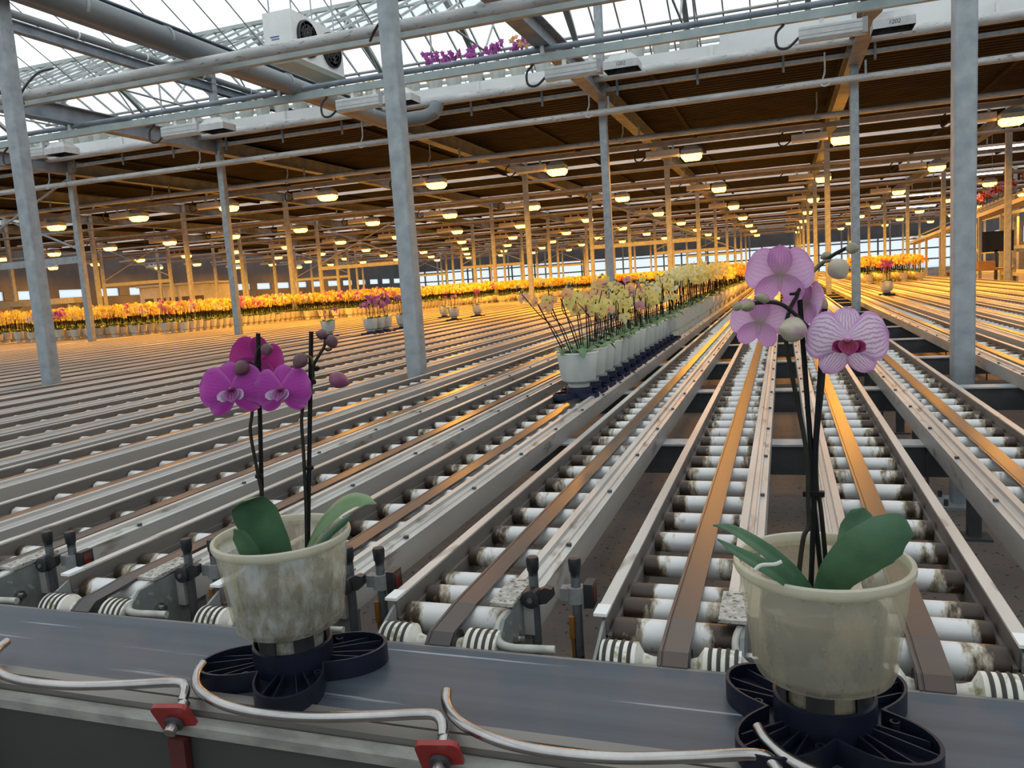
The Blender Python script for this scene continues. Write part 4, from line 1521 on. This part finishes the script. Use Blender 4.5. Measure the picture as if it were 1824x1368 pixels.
# leaves
G = leaf_grid([LA(600, 1370, -.02), LA(560, 1250, -.035), LA(490, 1100, -.045), LA(440, 1030, -.06), LA(400, 1040, -.085)], [190 * pxA, 235 * pxA, 255 * pxA, 190 * pxA, 60 * pxA], tuple(sideA * 1.0 + Vector((0, -.1, .45))), .10)
grid_solid(G, .0022).obj('leaf', M['leaf'], A, True)
G = leaf_grid([LA(500, 1400, -.04), LA(440, 1290, -.065), LA(395, 1220, -.075), LA(362, 1190, -.08)], [70 * pxA, 100 * pxA, 80 * pxA, 8 * pxA], tuple(sideA + Vector((0, 0, .8))), .15)
grid_solid(G, .002).obj('leaf', M['leaf'], A, True)
G = leaf_grid([LA(765, 1300, -.01), LA(830, 1170, -.015), LA(920, 1070, -.02), LA(1010, 1020, -.025), LA(1090, 1022, -.03), LA(1152, 1050, -.035)], [60 * pxA, 105 * pxA, 130 * pxA, 120 * pxA, 90 * pxA, 8 * pxA], tuple(Vector(FWD) * .9 + Vector((0, 0, .55)) - sideA * .3), .16)
grid_solid(G, .002).obj('leaf', M['leaf_pale'], A, True)
G = leaf_grid([LA(800, 1310, .03), LA(880, 1210, .03), LA(970, 1140, .03), LA(1020, 1105, .03)], [50 * pxA, 80 * pxA, 60 * pxA, 8 * pxA], tuple(Vector(FWD) * .5 + Vector((0, 0, .5))), .16)
grid_solid(G, .002).obj('leaf', M['leaf'], A, True)

# ---------------- right: striped lilac orchid
RX, RY = .0375, .98
B = hero_plant_base('striped_lilac_orchid', 'pale lilac striped orchid with green buds in a cream stained pot on the belt', (RX, RY, BELT_Z), M['pot_b'], math.radians(45 + 8))
baseB = np.array([RX, RY, BELT_Z])
dB = float((baseB + [0, 0, .3] - CAM) @ FWD)


def LB(cx, cy, dd=0.0):
    return Vector(pt(1250 + cx / 3.42, 420 + cy / 3.42, dB + dd) - baseB)


def LP(cx, cy, dd=0.0):
    return Vector(pt(1224 + cx / 2.496, 820 + cy / 2.496, dB + dd) - baseB)


pxB = dB / FPX / 3.42
stick(B, LP(548, 620), LP(566, 150), .0032)
stick(B, LP(566, 160), LB(580, 168, .012), .0032)
stick(B, LP(604, 590, .008), LP(556, 120, .002), .0030)
stick(B, LP(556, 130, .002), LB(750, 445, -.012), .0032)
stem(B, [LP(490, 600, -.01), LP(500, 470, -.012), LP(518, 340, -.014), LP(540, 290, -.012), LP(538, 180, -.01), LB(640, 1330, -.008), LB(575, 980, -.006), LB(520, 690, -.006), LB(510, 560, -.004), LB(540, 440, 0), LB(580, 370, .004), LB(610, 310, .004), LB(650, 250, .006), LB(720, 180, .006), LB(800, 118, .006), LB(880, 75, .006)], .0029, 'stem')
stem(B, [LP(620, 560, .01), LP(612, 400, .008), LP(592, 200, .006), LP(575, 110, .004), LB(700, 1250, .0), LB(735, 900, -.008), LB(742, 700, -.012), LB(700, 590, -.014), LB(640, 550, -.014), LB(560, 470, -.012), LB(490, 420, -.012), LB(420, 405, -.012), LB(330, 410, -.014), LB(250, 420, -.014)], .0029, 'stem')
stem(B, [LB(600, 320, .004), LB(575, 350, -.004), LB(540, 355, -.01)], .0022, 'stem')
MB().box(-.012, .012, -.004, .004, -.003, .003).obj('stem_clip', M['stick'], B).location = LP(562, 148, -.004)
stem(B, [LB(660, 240, .006), LB(730, 165, .004), LB(800, 150, .002)], .0024, 'stem_green')
toCamB = Vector(CAM - (baseB + [0, 0, .42])).normalized()
hero_flower(B, frame(LB(885, 650, -.035), toCamB + sideA * .05 + Vector((0, 0, .02)), roll=-.02), 462 * pxB, M['petal_strip'], M['petal_strip'], M['lip_red'], M['lip_red'], M['column_pink'], 5, lat=76, low=140)
hero_flower(B, frame(LB(475, 240, .012), -toCamB + sideA * .05 + Vector((0, 0, .30)), roll=.05), 410 * pxB, M['petal_pale'], M['petal_rose'], M['lip_red'], M['lip_red'], M['stem_green'], 6, lat=70, low=140, cupf=1.4)
hero_flower(B, frame(LB(350, 530, .016), -toCamB + sideA * .02 + Vector((0, 0, .12)), roll=.12), 350 * pxB, M['petal_pale'], M['petal_rose'], M['lip_red'], M['lip_red'], M['stem_green'], 7, lat=72, low=142, cupf=1.4)
hero_flower(B, frame(LB(640, 420, .020), Vector(sideA) * .9 - toCamB * .45 + Vector((0, 0, -.1)), roll=.1), 360 * pxB, M['petal_pale'], M['petal_rose'], M['lip_red'], M['lip_red'], M['stem_green'], 8, cupf=1.8)
bud(B, LB(630, 580, -.016), LB(440, 560, -.03) - LB(630, 580, -.016), 185 * pxB, 78 * pxB, M['bud_cream'])
bud(B, LB(795, 150, .004), LB(865, 250, -.01) - LB(795, 150, .004), 150 * pxB, 64 * pxB, M['bud_cream'])
bud(B, LB(875, 75, .006), LB(950, 80, 0) - LB(875, 75, .006), 80 * pxB, 36 * pxB, M['bud_green'])
bud(B, LB(320, 412, -.014), LB(225, 450, -.02) - LB(320, 412, -.014), 100 * pxB, 36 * pxB, M['bud_green'])
bud(B, LB(235, 415, -.014), LB(185, 455, -.018) - LB(235, 415, -.014), 64 * pxB, 30 * pxB, M['bud_green'])
bud(B, LB(415, 395, -.012), LB(315, 370, -.012) - LB(415, 395, -.012), 100 * pxB, 36 * pxB, M['bud_green'])
bud(B, LB(790, 110, .008), LB(725, 135, .012) - LB(790, 110, .008), 70 * pxB, 28 * pxB, M['bud_green'])
bud(B, LB(720, 470, .012), LB(745, 370, .014) - LB(720, 470, .012), 105 * pxB, 40 * pxB, M['petal_rose'])
# leaves
qB = dB / FPX / 2.496
G = leaf_grid([LP(600, 620, -.01), LP(665, 515, -.035), LP(770, 425, -.055), LP(880, 360, -.06), LP(960, 330, -.055), LP(1004, 330, -.05)], [100 * qB, 155 * qB, 215 * qB, 228 * qB, 175 * qB, 18 * qB], tuple(Vector(UP) * -.9 + sideA * .4 + Vector(FWD) * .15), -.07, 11)
grid_solid(G, .0024).obj('leaf', M['leaf'], B, True)
G = leaf_grid([LP(690, 560, .05), LP(715, 420, .055), LP(745, 310, .06), LP(775, 240, .06), LP(785, 210, .06)], [80 * qB, 130 * qB, 155 * qB, 120 * qB, 12 * qB], tuple(sideA), .08)
grid_solid(G, .0024).obj('leaf', M['leaf'], B, True)
G = leaf_grid([LP(560, 600, -.01), LP(470, 500, -.04), LP(360, 410, -.05), LP(250, 335, -.055), LP(180, 300, -.055), LP(115, 288, -.055)], [45 * qB, 62 * qB, 68 * qB, 52 * qB, 34 * qB, 5 * qB], tuple(Vector((0, .6, .7)) + sideA * .35), .12)
grid_solid(G, .002).obj('leaf', M['leaf'], B, True)
G = leaf_grid([LP(520, 610, -.03), LP(420, 520, -.06), LP(300, 450, -.07), LP(210, 400, -.075), LP(135, 350, -.075)], [45 * qB, 62 * qB, 58 * qB, 40 * qB, 6 * qB], tuple(Vector((0, .5, .8)) + sideA * .3), .12)
grid_solid(G, .002).obj('leaf', M['leaf'], B, True)
MB().tube(smooth_path([LP(300, 488, -.085), LP(330, 466, -.085), LP(390, 462, -.085), LP(420, 450, -.085)], 5), .0022, 8).obj('air_root', M['root'], B, True)

# ---------------- row plants (parts, but simpler)
puck_row_me = puck_mesh(M['navy_row'], 8, False)
pot_row_me = MB().lathe(pot_profile(), 28, 'z', close=True).mesh('pot', M['pot_row'], True)
soil_row_me = MB().lathe([(.046, .078), (.066, .085), (.072, .150), (.001, .146)], 16).mesh('inner_pot', M['soil'], True)


def small_flower(mat, nu=4, nv=5):
    m = MB()
    S = 1.0
    for a, sh, w, l_ in ((78, 'petal', .58, .5), (-78, 'petal', .58, .5), (0, 'sepal', .36, .47), (128, 'sepal', .33, .47), (-128, 'sepal', .33, .47)):
        G = petal_grid(l_, w, sh, .16, -.14, .03, nu, nv)
        G = rotz_grid(G, -math.radians(a), (0, 0, .012 if sh == 'petal' else -.012))
        v = G.reshape(-1, 3).tolist()
        f = [(i * nv + j, (i + 1) * nv + j, (i + 1) * nv + j + 1, i * nv + j + 1) for i in range(nu - 1) for j in range(nv - 1)]
        m.add(v, f, 0)
    m.lathe([(.001, 0), (.07, .03), (.06, .10), (.001, .14)], 6, 'z', mi=1)
    return m.mesh('flower', [mat, M['fl_eye']], True)


FLM = {k: small_flower(M['fl_' + k]) for k in ('yellow', 'peach', 'gold', 'white', 'purple', 'rust', 'rosy', 'red', 'cream')}


def row_plant(name, label, group, loc, colours, seed, nst=3, nfl=12, hgt=.46, lean=(0, 0), leaves=5):
    rs = np.random.default_rng(seed)
    t = thing(name, label, 'orchid', loc, group=group)
    link('pot', pot_row_me, t)
    link('carrier_puck', puck_row_me, t, None, (0, 0, PI / 4))
    link('inner_pot', soil_row_me, t)
    for i in range(leaves):
        a = 2 * PI * (i + rs.uniform(0, .5)) / leaves
        d = Vector((math.cos(a), math.sin(a), 0))
        L_ = rs.uniform(.10, .17)
        G = leaf_grid([d * .01 + Vector((0, 0, .14)), d * L_ * .45 + Vector((0, 0, .215)), d * L_ * .8 + Vector((0, 0, .24)), d * L_ + Vector((0, 0, .215 + rs.uniform(-.02, .02)))],
                      [.03, .06, .055, .006], tuple(Vector((-d.y, d.x, 0))), .14, 5, 3)
        grid_solid(G, .002).obj('leaf', M['leaf_row'] if rs.random() < .75 else M['leaf_pale'], t, True)
    per = nfl // nst
    for i in range(nst):
        a = 2 * PI * i / nst + rs.uniform(-.5, .5)
        b0 = Vector((.03 * math.cos(a), .03 * math.sin(a), .14))
        tp = Vector((lean[0] + .05 * math.cos(a) + rs.uniform(-.02, .02), lean[1] + .05 * math.sin(a) + rs.uniform(-.02, .02), hgt + rs.uniform(-.05, .04)))
        MB().cyl(b0, tp, .003, n=6).obj('stake', M['stick'], t)
        tip = tp + Vector((rs.uniform(-.09, .05), rs.uniform(-.07, .07), rs.uniform(-.01, .07)))
        P_ = smooth_path([b0 + Vector((.008, 0, 0)), b0.lerp(tp, .6) + Vector((.01, .008, 0)), tp + Vector((.004, 0, -.05)), tip], 4)
        MB().tube(P_, .0024, 6).obj('flower_stem', M['stem'], t)
        for k in range(per):
            u = rs.uniform(0, 1)
            p = tp.lerp(tip, u) + Vector((rs.uniform(-.055, .055), rs.uniform(-.055, .055), rs.uniform(-.085, .03)))
            S = rs.uniform(.058, .078)
            d = Vector((rs.uniform(-1.0, .8), -1.0 + rs.uniform(-.2, .9), rs.uniform(-.3, .3)))
            o = link('flower', FLM[colours[int(rs.integers(len(colours)))]], t)
            o.matrix_basis = frame(p, d, roll=rs.uniform(-.4, .4)) @ Matrix.Scale(S, 4)
        for k in range(2):
            p = tip + Vector((rs.uniform(-.03, .03), rs.uniform(-.03, .03), .012 + .015 * k))
            bud(t, p, (rs.uniform(-1, 1), rs.uniform(-1, 1), .5), .018, .007, M['bud_green'])
    return t


LZ = .7905
PITCH_ROW = .203
NEAR_ROW = 16
for i in range(NEAR_ROW):
    y = 3.66 + PITCH_ROW * i
    if i == 0:
        row_plant('peach_orchid', 'peach flowered orchid in a white pot at the head of the orchid row', None, (ROW_X, y, LZ), ['peach', 'peach', 'yellow', 'peach'], 31, 3, 9, .47, (-.12, .0))
    else:
        cols = ['yellow', 'yellow', 'peach'] if i < 4 else (['yellow', 'yellow', 'cream'] if i != 7 else ['peach', 'rosy'])
        row_plant('yellow_orchid', 'pale yellow orchid with dark stakes in the long row of white pots', 'orchids in the long row', (ROW_X, y, LZ), cols, 40 + i, 3, 12, .45 + .03 * math.sin(i * 2.1), (rng.uniform(-.03, .03), 0))


# ---------------- far plants: one small mesh each, several colour kinds
def far_plant(cols, seed, nfl=16, hgt=.53, tris=True):
    rs = np.random.default_rng(seed)
    m = MB()
    n = 10
    m.lathe([(.05, 0), (.05, .07), (.076, .08), (.100, .218), (.093, .216), (.085, .16), (.001, .15)], n, 'z', mi=0)
    for i in range(5):
        a = 2 * PI * (i + rs.uniform(0, .6)) / 5
        d = np.array([math.cos(a), math.sin(a), 0])
        s_ = np.array([-d[1], d[0], 0]) * .028
        L_ = rs.uniform(.09, .15)
        p0, p1, p2 = np.array([0, 0, .16]), d * L_ * .6 + [0, 0, .25], d * L_ + [0, 0, .22]
        m.add([p0 - s_ * .4, p0 + s_ * .4, p1 + s_, p1 - s_, p2], [(0, 1, 2, 3), (3, 2, 4)], 1)
    tips = []
    for i in range(3):
        a = 2 * PI * i / 3 + rs.uniform(-.5, .5)
        tp = (.05 * math.cos(a) + rs.uniform(-.03, .03), .05 * math.sin(a) + rs.uniform(-.03, .03), hgt + rs.uniform(-.04, .04))
        m.cyl((.02 * math.cos(a), .02 * math.sin(a), .15), tp, .0045, n=3, caps=False, mi=2)
        tips.append(tp)
    for k in range(nfl):
        tp = tips[k % 3]
        p = np.array(tp) + [rs.uniform(-.075, .075), rs.uniform(-.075, .075), rs.uniform(-.09, .06)]
        d = Vector((rs.uniform(-1, 1), -1 + rs.uniform(-.2, .9), rs.uniform(-.2, .5)))
        F = frame(p, d, roll=rs.uniform(-.5, .5))
        S = rs.uniform(.036, .048)
        ring = []
        for q in range(10):
            a = 2 * PI * q / 10
            r = S * (1.0 if q % 2 == 0 else .62)
            ring.append(F @ Vector((r * math.sin(a), r * math.cos(a), -.25 * r)))
        c = F @ Vector((0, 0, .012))
        m.add(ring + [c], [(q, 10, (q + 1) % 10) for q in range(10)], 3 + int(rs.integers(len(cols))))
    return m


KINDS = {
    'yellow': (['gold', 'yellow', 'yellow'], 'orchid with yellow blooms in the massed rows under the lamps'),
    'gold': (['gold', 'gold', 'yellow'], 'orchid with golden blooms in the massed rows under the lamps'),
    'rust': (['rust', 'gold', 'peach'], 'orchid with rusty orange blooms in the massed rows under the lamps'),
    'white': (['white', 'white', 'rosy'], 'orchid with white blooms in the massed rows under the lamps'),
    'rosy': (['rosy', 'purple', 'rosy'], 'orchid with rosy blooms in the massed rows under the lamps'),
    'red': (['red', 'rust', 'red'], 'orchid with dark red blooms in the massed rows under the lamps'),
    'pale': (['yellow', 'yellow', 'cream'], 'pale yellow orchid deep in the long row of white pots'),
}
FAR = {}
for nm, (cols, lab) in KINDS.items():
    mats = [M['pot_far'], M['leaf_row'], M['stick']] + [M['fl_' + c] for c in cols]
    FAR[nm] = []
    for v in range(3):
        mbv = far_plant(cols, sum(map(ord, nm)) + v * 17)
        FAR[nm].append((mbv.mesh('orchid_' + nm, mats), mbv, cols))

spots = []                       # (distance, x, y, kind)
lane_left = [xc for xc, s in LANES if xc < 0]
for xc in lane_left:
    if abs(xc - ROW_X) < .01:
        y0, y1 = 3.66 + PITCH_ROW * NEAR_ROW, 40
    elif xc < -12.7:
        y0, y1 = 12.1, 34
    elif xc < -11.0:
        y0, y1 = 12.3 + (xc + 12.7) * .35, 36
    elif xc < -9.6:
        y0, y1 = 16.6, 38
    elif xc < -8.3:
        y0, y1 = 19.0 + (xc + 9.6) * 2.0, 40
    elif xc < -6.6:
        y0, y1 = 22.0 + (xc + 8.3) * 1.8, 42
    elif xc < -1.3:
        y0, y1 = 27.0, 44
    else:
        continue
    y = y0 + rng.uniform(0, .05)
    while y < y1:
        pr = rng.random()
        if abs(xc - ROW_X) < .01:
            k = 'pale' if y < 14 else ('yellow' if pr < .5 else 'rust')  # orange blooms further back: lamp light put into the flower colour
        elif xc > -3.2:
            k = 'rust' if pr < .6 else ('gold' if pr < .93 else 'red')
        elif xc > -7:
            k = 'gold' if pr < .6 else ('rust' if pr < .95 else 'red')
        elif -11.5 < xc and y < 19:
            k = 'gold' if pr < .55 else ('rosy' if pr < .75 else ('white' if pr < .88 else 'yellow'))
        else:
            k = 'yellow' if pr < .62 else ('gold' if pr < .86 else ('rosy' if pr < .95 else 'white'))
        spots.append((math.hypot(xc, y), xc, y, k))
        y += .203 if y < 20 else .23
for xc, s in LANES:
    if 1.7 < xc < 3.2:
        y = 20.0 + (xc - 1.7) * .4
        while y < 27:
            spots.append((math.hypot(xc, y) + 6, xc, y, 'rust' if rng.random() < .5 else 'gold'))
            y += .21
# how much of each shows: front plants of the block (no plant nearer on the same sight line) come first
spots = [s_ for s_ in spots if seen((s_[1], s_[2], 1.1), 120)]
bins = {}
order = sorted(spots)
score = []
for s_ in order:
    q = proj((s_[1], s_[2], .95))
    b = int(q[0] // 9)
    c = bins.get(b, 0)
    bins[b] = c + 1
    score.append((c * 4 + s_[0] * .6, s_))
score.sort(key=lambda e: e[0])
picked = [e[1] for e in score[:300]]
rest = [e[1] for e in score[300:]]
for d, x, y, k in picked:
    me = FAR[k][int(rng.integers(3))][0]
    lab = KINDS[k][1]
    o = link('row_orchid' if k == 'pale' or abs(x - ROW_X) < .01 else 'massed_orchid', me, None, (x, y, LZ), (0, 0, rng.uniform(-.9, .9)))
    o.scale = (1, 1, rng.uniform(.92, 1.1))
    if abs(x - ROW_X) < .01 and k != 'pale':
        lab = lab.replace('in the massed rows under the lamps', 'far back in the long row, where lamp light is painted into the blooms')
        tag(o, lab, 'orchid', 'orchids far back in the long row, ' + k)
    else:
        tag(o, lab, 'orchid', ('massed orchids, ' if k != 'pale' else 'orchids deeper in the long row, ') + k)
# the rest, past three hundred: one object
allmats, midx = [M['pot_far'], M['leaf_row'], M['stick']], {}
for c in ('yellow', 'peach', 'gold', 'white', 'purple', 'rust', 'rosy', 'red', 'cream'):
    midx[c] = len(allmats)
    allmats.append(M['fl_' + c])
tri = {}
for k, lst in FAR.items():
    tri[k] = []
    for me, mbv, cols in lst:
        T, I = [], []
        for f, mi in zip(mbv.f, mbv.m):
            gi = mi if mi < 3 else midx[cols[mi - 3]]
            for j in range(1, len(f) - 1):
                T.append((f[0], f[j], f[j + 1]))
                I.append(gi)
        tri[k].append((np.array([tuple(p) for p in mbv.v]), np.array(T), np.array(I)))
VV, TT, II = [], [], []
nv_ = 0
for d, x, y, k in rest:
    V_, T_, I_ = tri[k][int(rng.integers(3))]
    a = rng.uniform(-.9, .9)
    c_, s_ = math.cos(a), math.sin(a)
    W_ = V_ @ np.array([[c_, s_, 0], [-s_, c_, 0], [0, 0, rng.uniform(.92, 1.1)]]) + [x, y, LZ]
    VV.append(W_)
    TT.append(T_ + nv_)
    II.append(I_)
    nv_ += len(V_)
VV, TT, II = np.vstack(VV), np.vstack(TT), np.concatenate(II)
me = bpy.data.meshes.new('orchid_mass')
me.vertices.add(len(VV))
me.vertices.foreach_set('co', VV.astype(np.float32).ravel())
me.loops.add(len(TT) * 3)
me.loops.foreach_set('vertex_index', TT.astype(np.int32).ravel())
me.polygons.add(len(TT))
me.polygons.foreach_set('loop_start', np.arange(0, len(TT) * 3, 3, dtype=np.int32))
me.polygons.foreach_set('loop_total', np.full(len(TT), 3, dtype=np.int32))
for m_ in allmats:
    me.materials.append(m_)
me.polygons.foreach_set('material_index', II.astype(np.int32))
me.update(calc_edges=True)
me.validate()
tag(link('orchid_mass', me), 'dense mass of yellow and orange orchids filling the lanes behind', 'orchids', kind='stuff')

# ---------------- loose orchids out on the empty lanes
XL1, XL2 = -5.185, -5.745
row_plant('purple_orchid', 'small purple orchid alone in its white pot on a far lane', None, (XL2, 9.26, LZ), ['purple'], 71, 2, 4, .40)
for i, (x, y) in enumerate(((XL1, 9.40), (XL1, 9.61), (XL1, 9.82))):
    row_plant('purple_orchid', 'purple orchid in the cluster of three pots on a far lane', 'cluster of three purple orchids', (x, y, LZ), ['purple', 'purple', 'rosy'], 80 + i, 3, 15, .46, leaves=4)
for i, y in enumerate((10.35, 10.56)):
    row_plant('purple_orchid', 'purple orchid in the pair of pots behind the grey column', 'pair of purple orchids', (XL1, y, LZ), ['purple', 'rosy'], 90 + i, 3, 15, .46, leaves=4)
row_plant('purple_orchid', 'purple orchid in a lamp lit pot right of the grey column', None, (XL1, 12.25, LZ), ['purple', 'rosy'], 95, 2, 6, .42)
row_plant('bare_orchid', 'lamp lit pot with leaves and few blooms behind the purple orchid', None, (XL2 - .2, 13.6, LZ), ['gold'], 96, 2, 2, .36)
row_plant('purple_orchid', 'compact purple orchid nearest the massed yellow orchids', None, (XL1, 13.35, LZ), ['purple'], 97, 2, 9, .46)
xr = min((xc for xc, s in LANES if xc > 1), key=lambda v: abs(v - 1.55))
row_plant('purple_orchid', 'purple orchid standing alone on the lanes beyond the bolted column', None, (xr, 13.4, LZ), ['purple'], 98, 3, 18, .50)

# ---------------- orchids on the upper deck front
for i in range(40):
    x = -14.0 + .33 * i + rng.uniform(-.03, .03)
    if x > -1.0:
        break
    if min(abs(x - c) for c in XCOL) < .22:
        continue
    u = proj((x, 11.2, 4.2))[0]
    purple = 770 < u < 1000
    col = ['purple'] if purple and u < 900 else (['peach', 'purple'] if purple else (['white', 'yellow'] if u < 720 else ['yellow', 'white']))
    rs = np.random.default_rng(500 + i)
    key = 'deck' + col[0]
    mbv = far_plant(col, 600 + i, 22 if purple else 5, .50 if purple else .30)
    o = mbv.obj('deck_orchid', [M['pot_row'], M['leaf_row'], M['stick']] + [M['fl_' + c] for c in col])
    o.location = (x, 11.12 + rng.uniform(0, .05), 4.11)
    o.rotation_euler = (0, 0, rng.uniform(-.6, .6))
    o.scale = (1.2, 1.2, 1.15)
    tag(o, 'purple orchid up on the front edge of the upper deck' if purple else 'small plant in a milky pot on the front edge of the upper deck', 'orchid' if purple else 'potted plant', 'purple orchids on the upper deck' if purple else 'small plants on the upper deck')

# ================================================================== RIGHT-HAND WORK AREA, FAR LEFT MACHINES
t = thing('sloping_pot_conveyor', 'raised sloping conveyor with pots above the work area', 'conveyor', (5.5, 20.0, 0))
MB().add([(-.2, -4, 2.66), (.2, -4, 2.66), (.2, 20, 1.9), (-.2, 20, 1.9), (-.2, -4, 2.76), (.2, -4, 2.76), (.2, 20, 2.0), (-.2, 20, 2.0)],
         [(3, 2, 1, 0), (4, 5, 6, 7), (0, 1, 5, 4), (1, 2, 6, 5), (2, 3, 7, 6), (3, 0, 4, 7)]).obj('bed', M['alu_far'], t)
for k in range(8):
    y = -3 + 3 * k
    MB().box(-.2, -.12, y, y + .1, 0, 2.66 - (y + 4) * .0317).obj('leg', M['galv'], t)
    MB().cyl((-.2, y, 2.86 - (y + 4) * .0317), (-.2, y + 3, 2.86 - (y + 7) * .0317), .02, n=6).obj('side_bar', M['galv'], t)
for k in range(26):
    y = 17.0 + .42 * k + (0.9 if k > 12 else 0)
    o = link('conveyor_orchid', FAR['red' if k % 3 else 'rosy'][k % 3][0], None, (5.5, y, 2.76 - (y - 16) * .0317 + .005))
    o.scale = (1.15, 1.15, 1.0)
    tag(o, 'pot with reddish orchid riding on the raised sloping conveyor', 'orchid', 'pots on the raised conveyor')
t = thing('work_bench', 'brown work bench with boxes behind the bolted column', 'bench', (5.0, 24.5, 0))
MB().box(-.75, .75, -.4, .4, .87, .92).obj('bench_top', M['wood'], t)
for x in (-.68, .68):
    for y in (-.33, .33):
        MB().box(x - .03, x + .03, y - .03, y + .03, 0, .87).obj('leg', M['galv'], t)
for nm, lab, x0, x1, z1, mt in (('cardboard_box', 'small brown box on the work bench', 4.95, 5.35, 1.12, 'wood'), ('yellow_bag', 'yellow bag lying on the work bench', 4.42, 4.75, 1.06, 'fl_gold')):
    m = MB().box(x0, x1, 24.3, 24.65, .9205, z1 - .02)
    m.add([(x0, 24.3, z1 - .02), (x1, 24.3, z1 - .02), (x1 - .05, 24.45, z1), (x0 + .05, 24.45, z1), (x0, 24.65, z1 - .02), (x1, 24.65, z1 - .02)], [(0, 1, 2, 3), (3, 2, 5, 4), (0, 3, 4), (1, 5, 2)])
    tag(m.obj(nm, M[mt]), lab, 'box' if nm == 'cardboard_box' else 'bag')
t = thing('work_screen', 'black screen on a stand behind the work bench', 'screen', (6.0, 27.2, 0))
MB().box(-.45, .45, -.03, .03, 1.35, 1.95).obj('screen_panel', M['black'], t)
MB().box(-.04, .04, -.03, .05, 0, 1.4).obj('stand', M['dark_steel'], t)
t = thing('storage_rack', 'steel work frame with shelf boards on the right side of the hall', 'frame', (7.7, 19, 0))
for y in (0, 4, 8, 12, 16):
    for x in (-.7, .7):
        MB().box(x - .06, x + .06, y - .06, y + .06, 0, 2.6).obj('upright', M['galv'], t)
    MB().box(-.7, .7, y - .04, y + .04, 1.3, 1.4).obj('cross_rail', M['galv'], t)
for z in (.55, 1.4, 2.5):
    MB().box(-.72, -.66, 0, 16, z, z + .1).obj('shelf_rail', M['galv'], t)
MB().box(-.6, .6, .1, 15.9, .60, .64).obj('shelf_board', M['wood'], t)
tag(MB().box(4.65, 5.1, 15.55, 15.6, 1.30, 1.335).cyl((5.05, 15.57, 0), (5.05, 15.57, 1.3), .015, n=8).obj('red_handle_stand', M['red']), 'red bar handle standing near the work bench', 'stand')
t = thing('bin_unit', 'grey machine unit behind the massed orchids on the left', 'machine', (-30.0, 31.5, 0))
MB().box(0, 4.2, 0, 1.5, .2, 2.3).obj('casing', M['grey_box'], t)
for k in range(5):
    MB().box(.3 + .75 * k, .8 + .75 * k, -.03, 0, 1.35, 1.75).obj('panel', M['dark_steel'], t)
MB().box(-.1, 4.3, -.1, 1.6, 2.3, 2.4).obj('top_frame', M['galv'], t)
for x in (.1, 4.1):
    MB().box(x - .05, x + .05, .1, .2, 0, .2).obj('foot', M['galv'], t)
t = thing('raised_cross_conveyor', 'raised orange lit cross conveyor behind the left columns', 'conveyor', (0, 17.3, 0))
MB().box(-28, -18.6, -.2, .2, 1.60, 1.76).obj('bed', M['galv'], t)
for k in range(5):
    MB().box(-27.5 + 2.15 * k, -27.4 + 2.15 * k, -.15, .15, 0, 1.6).obj('leg', M['galv'], t)
print('LAMPS', NLAMP, 'PLANTS', len(spots), 'rest', len(rest), 'tris', len(TT), 'objects', len(bpy.data.objects))
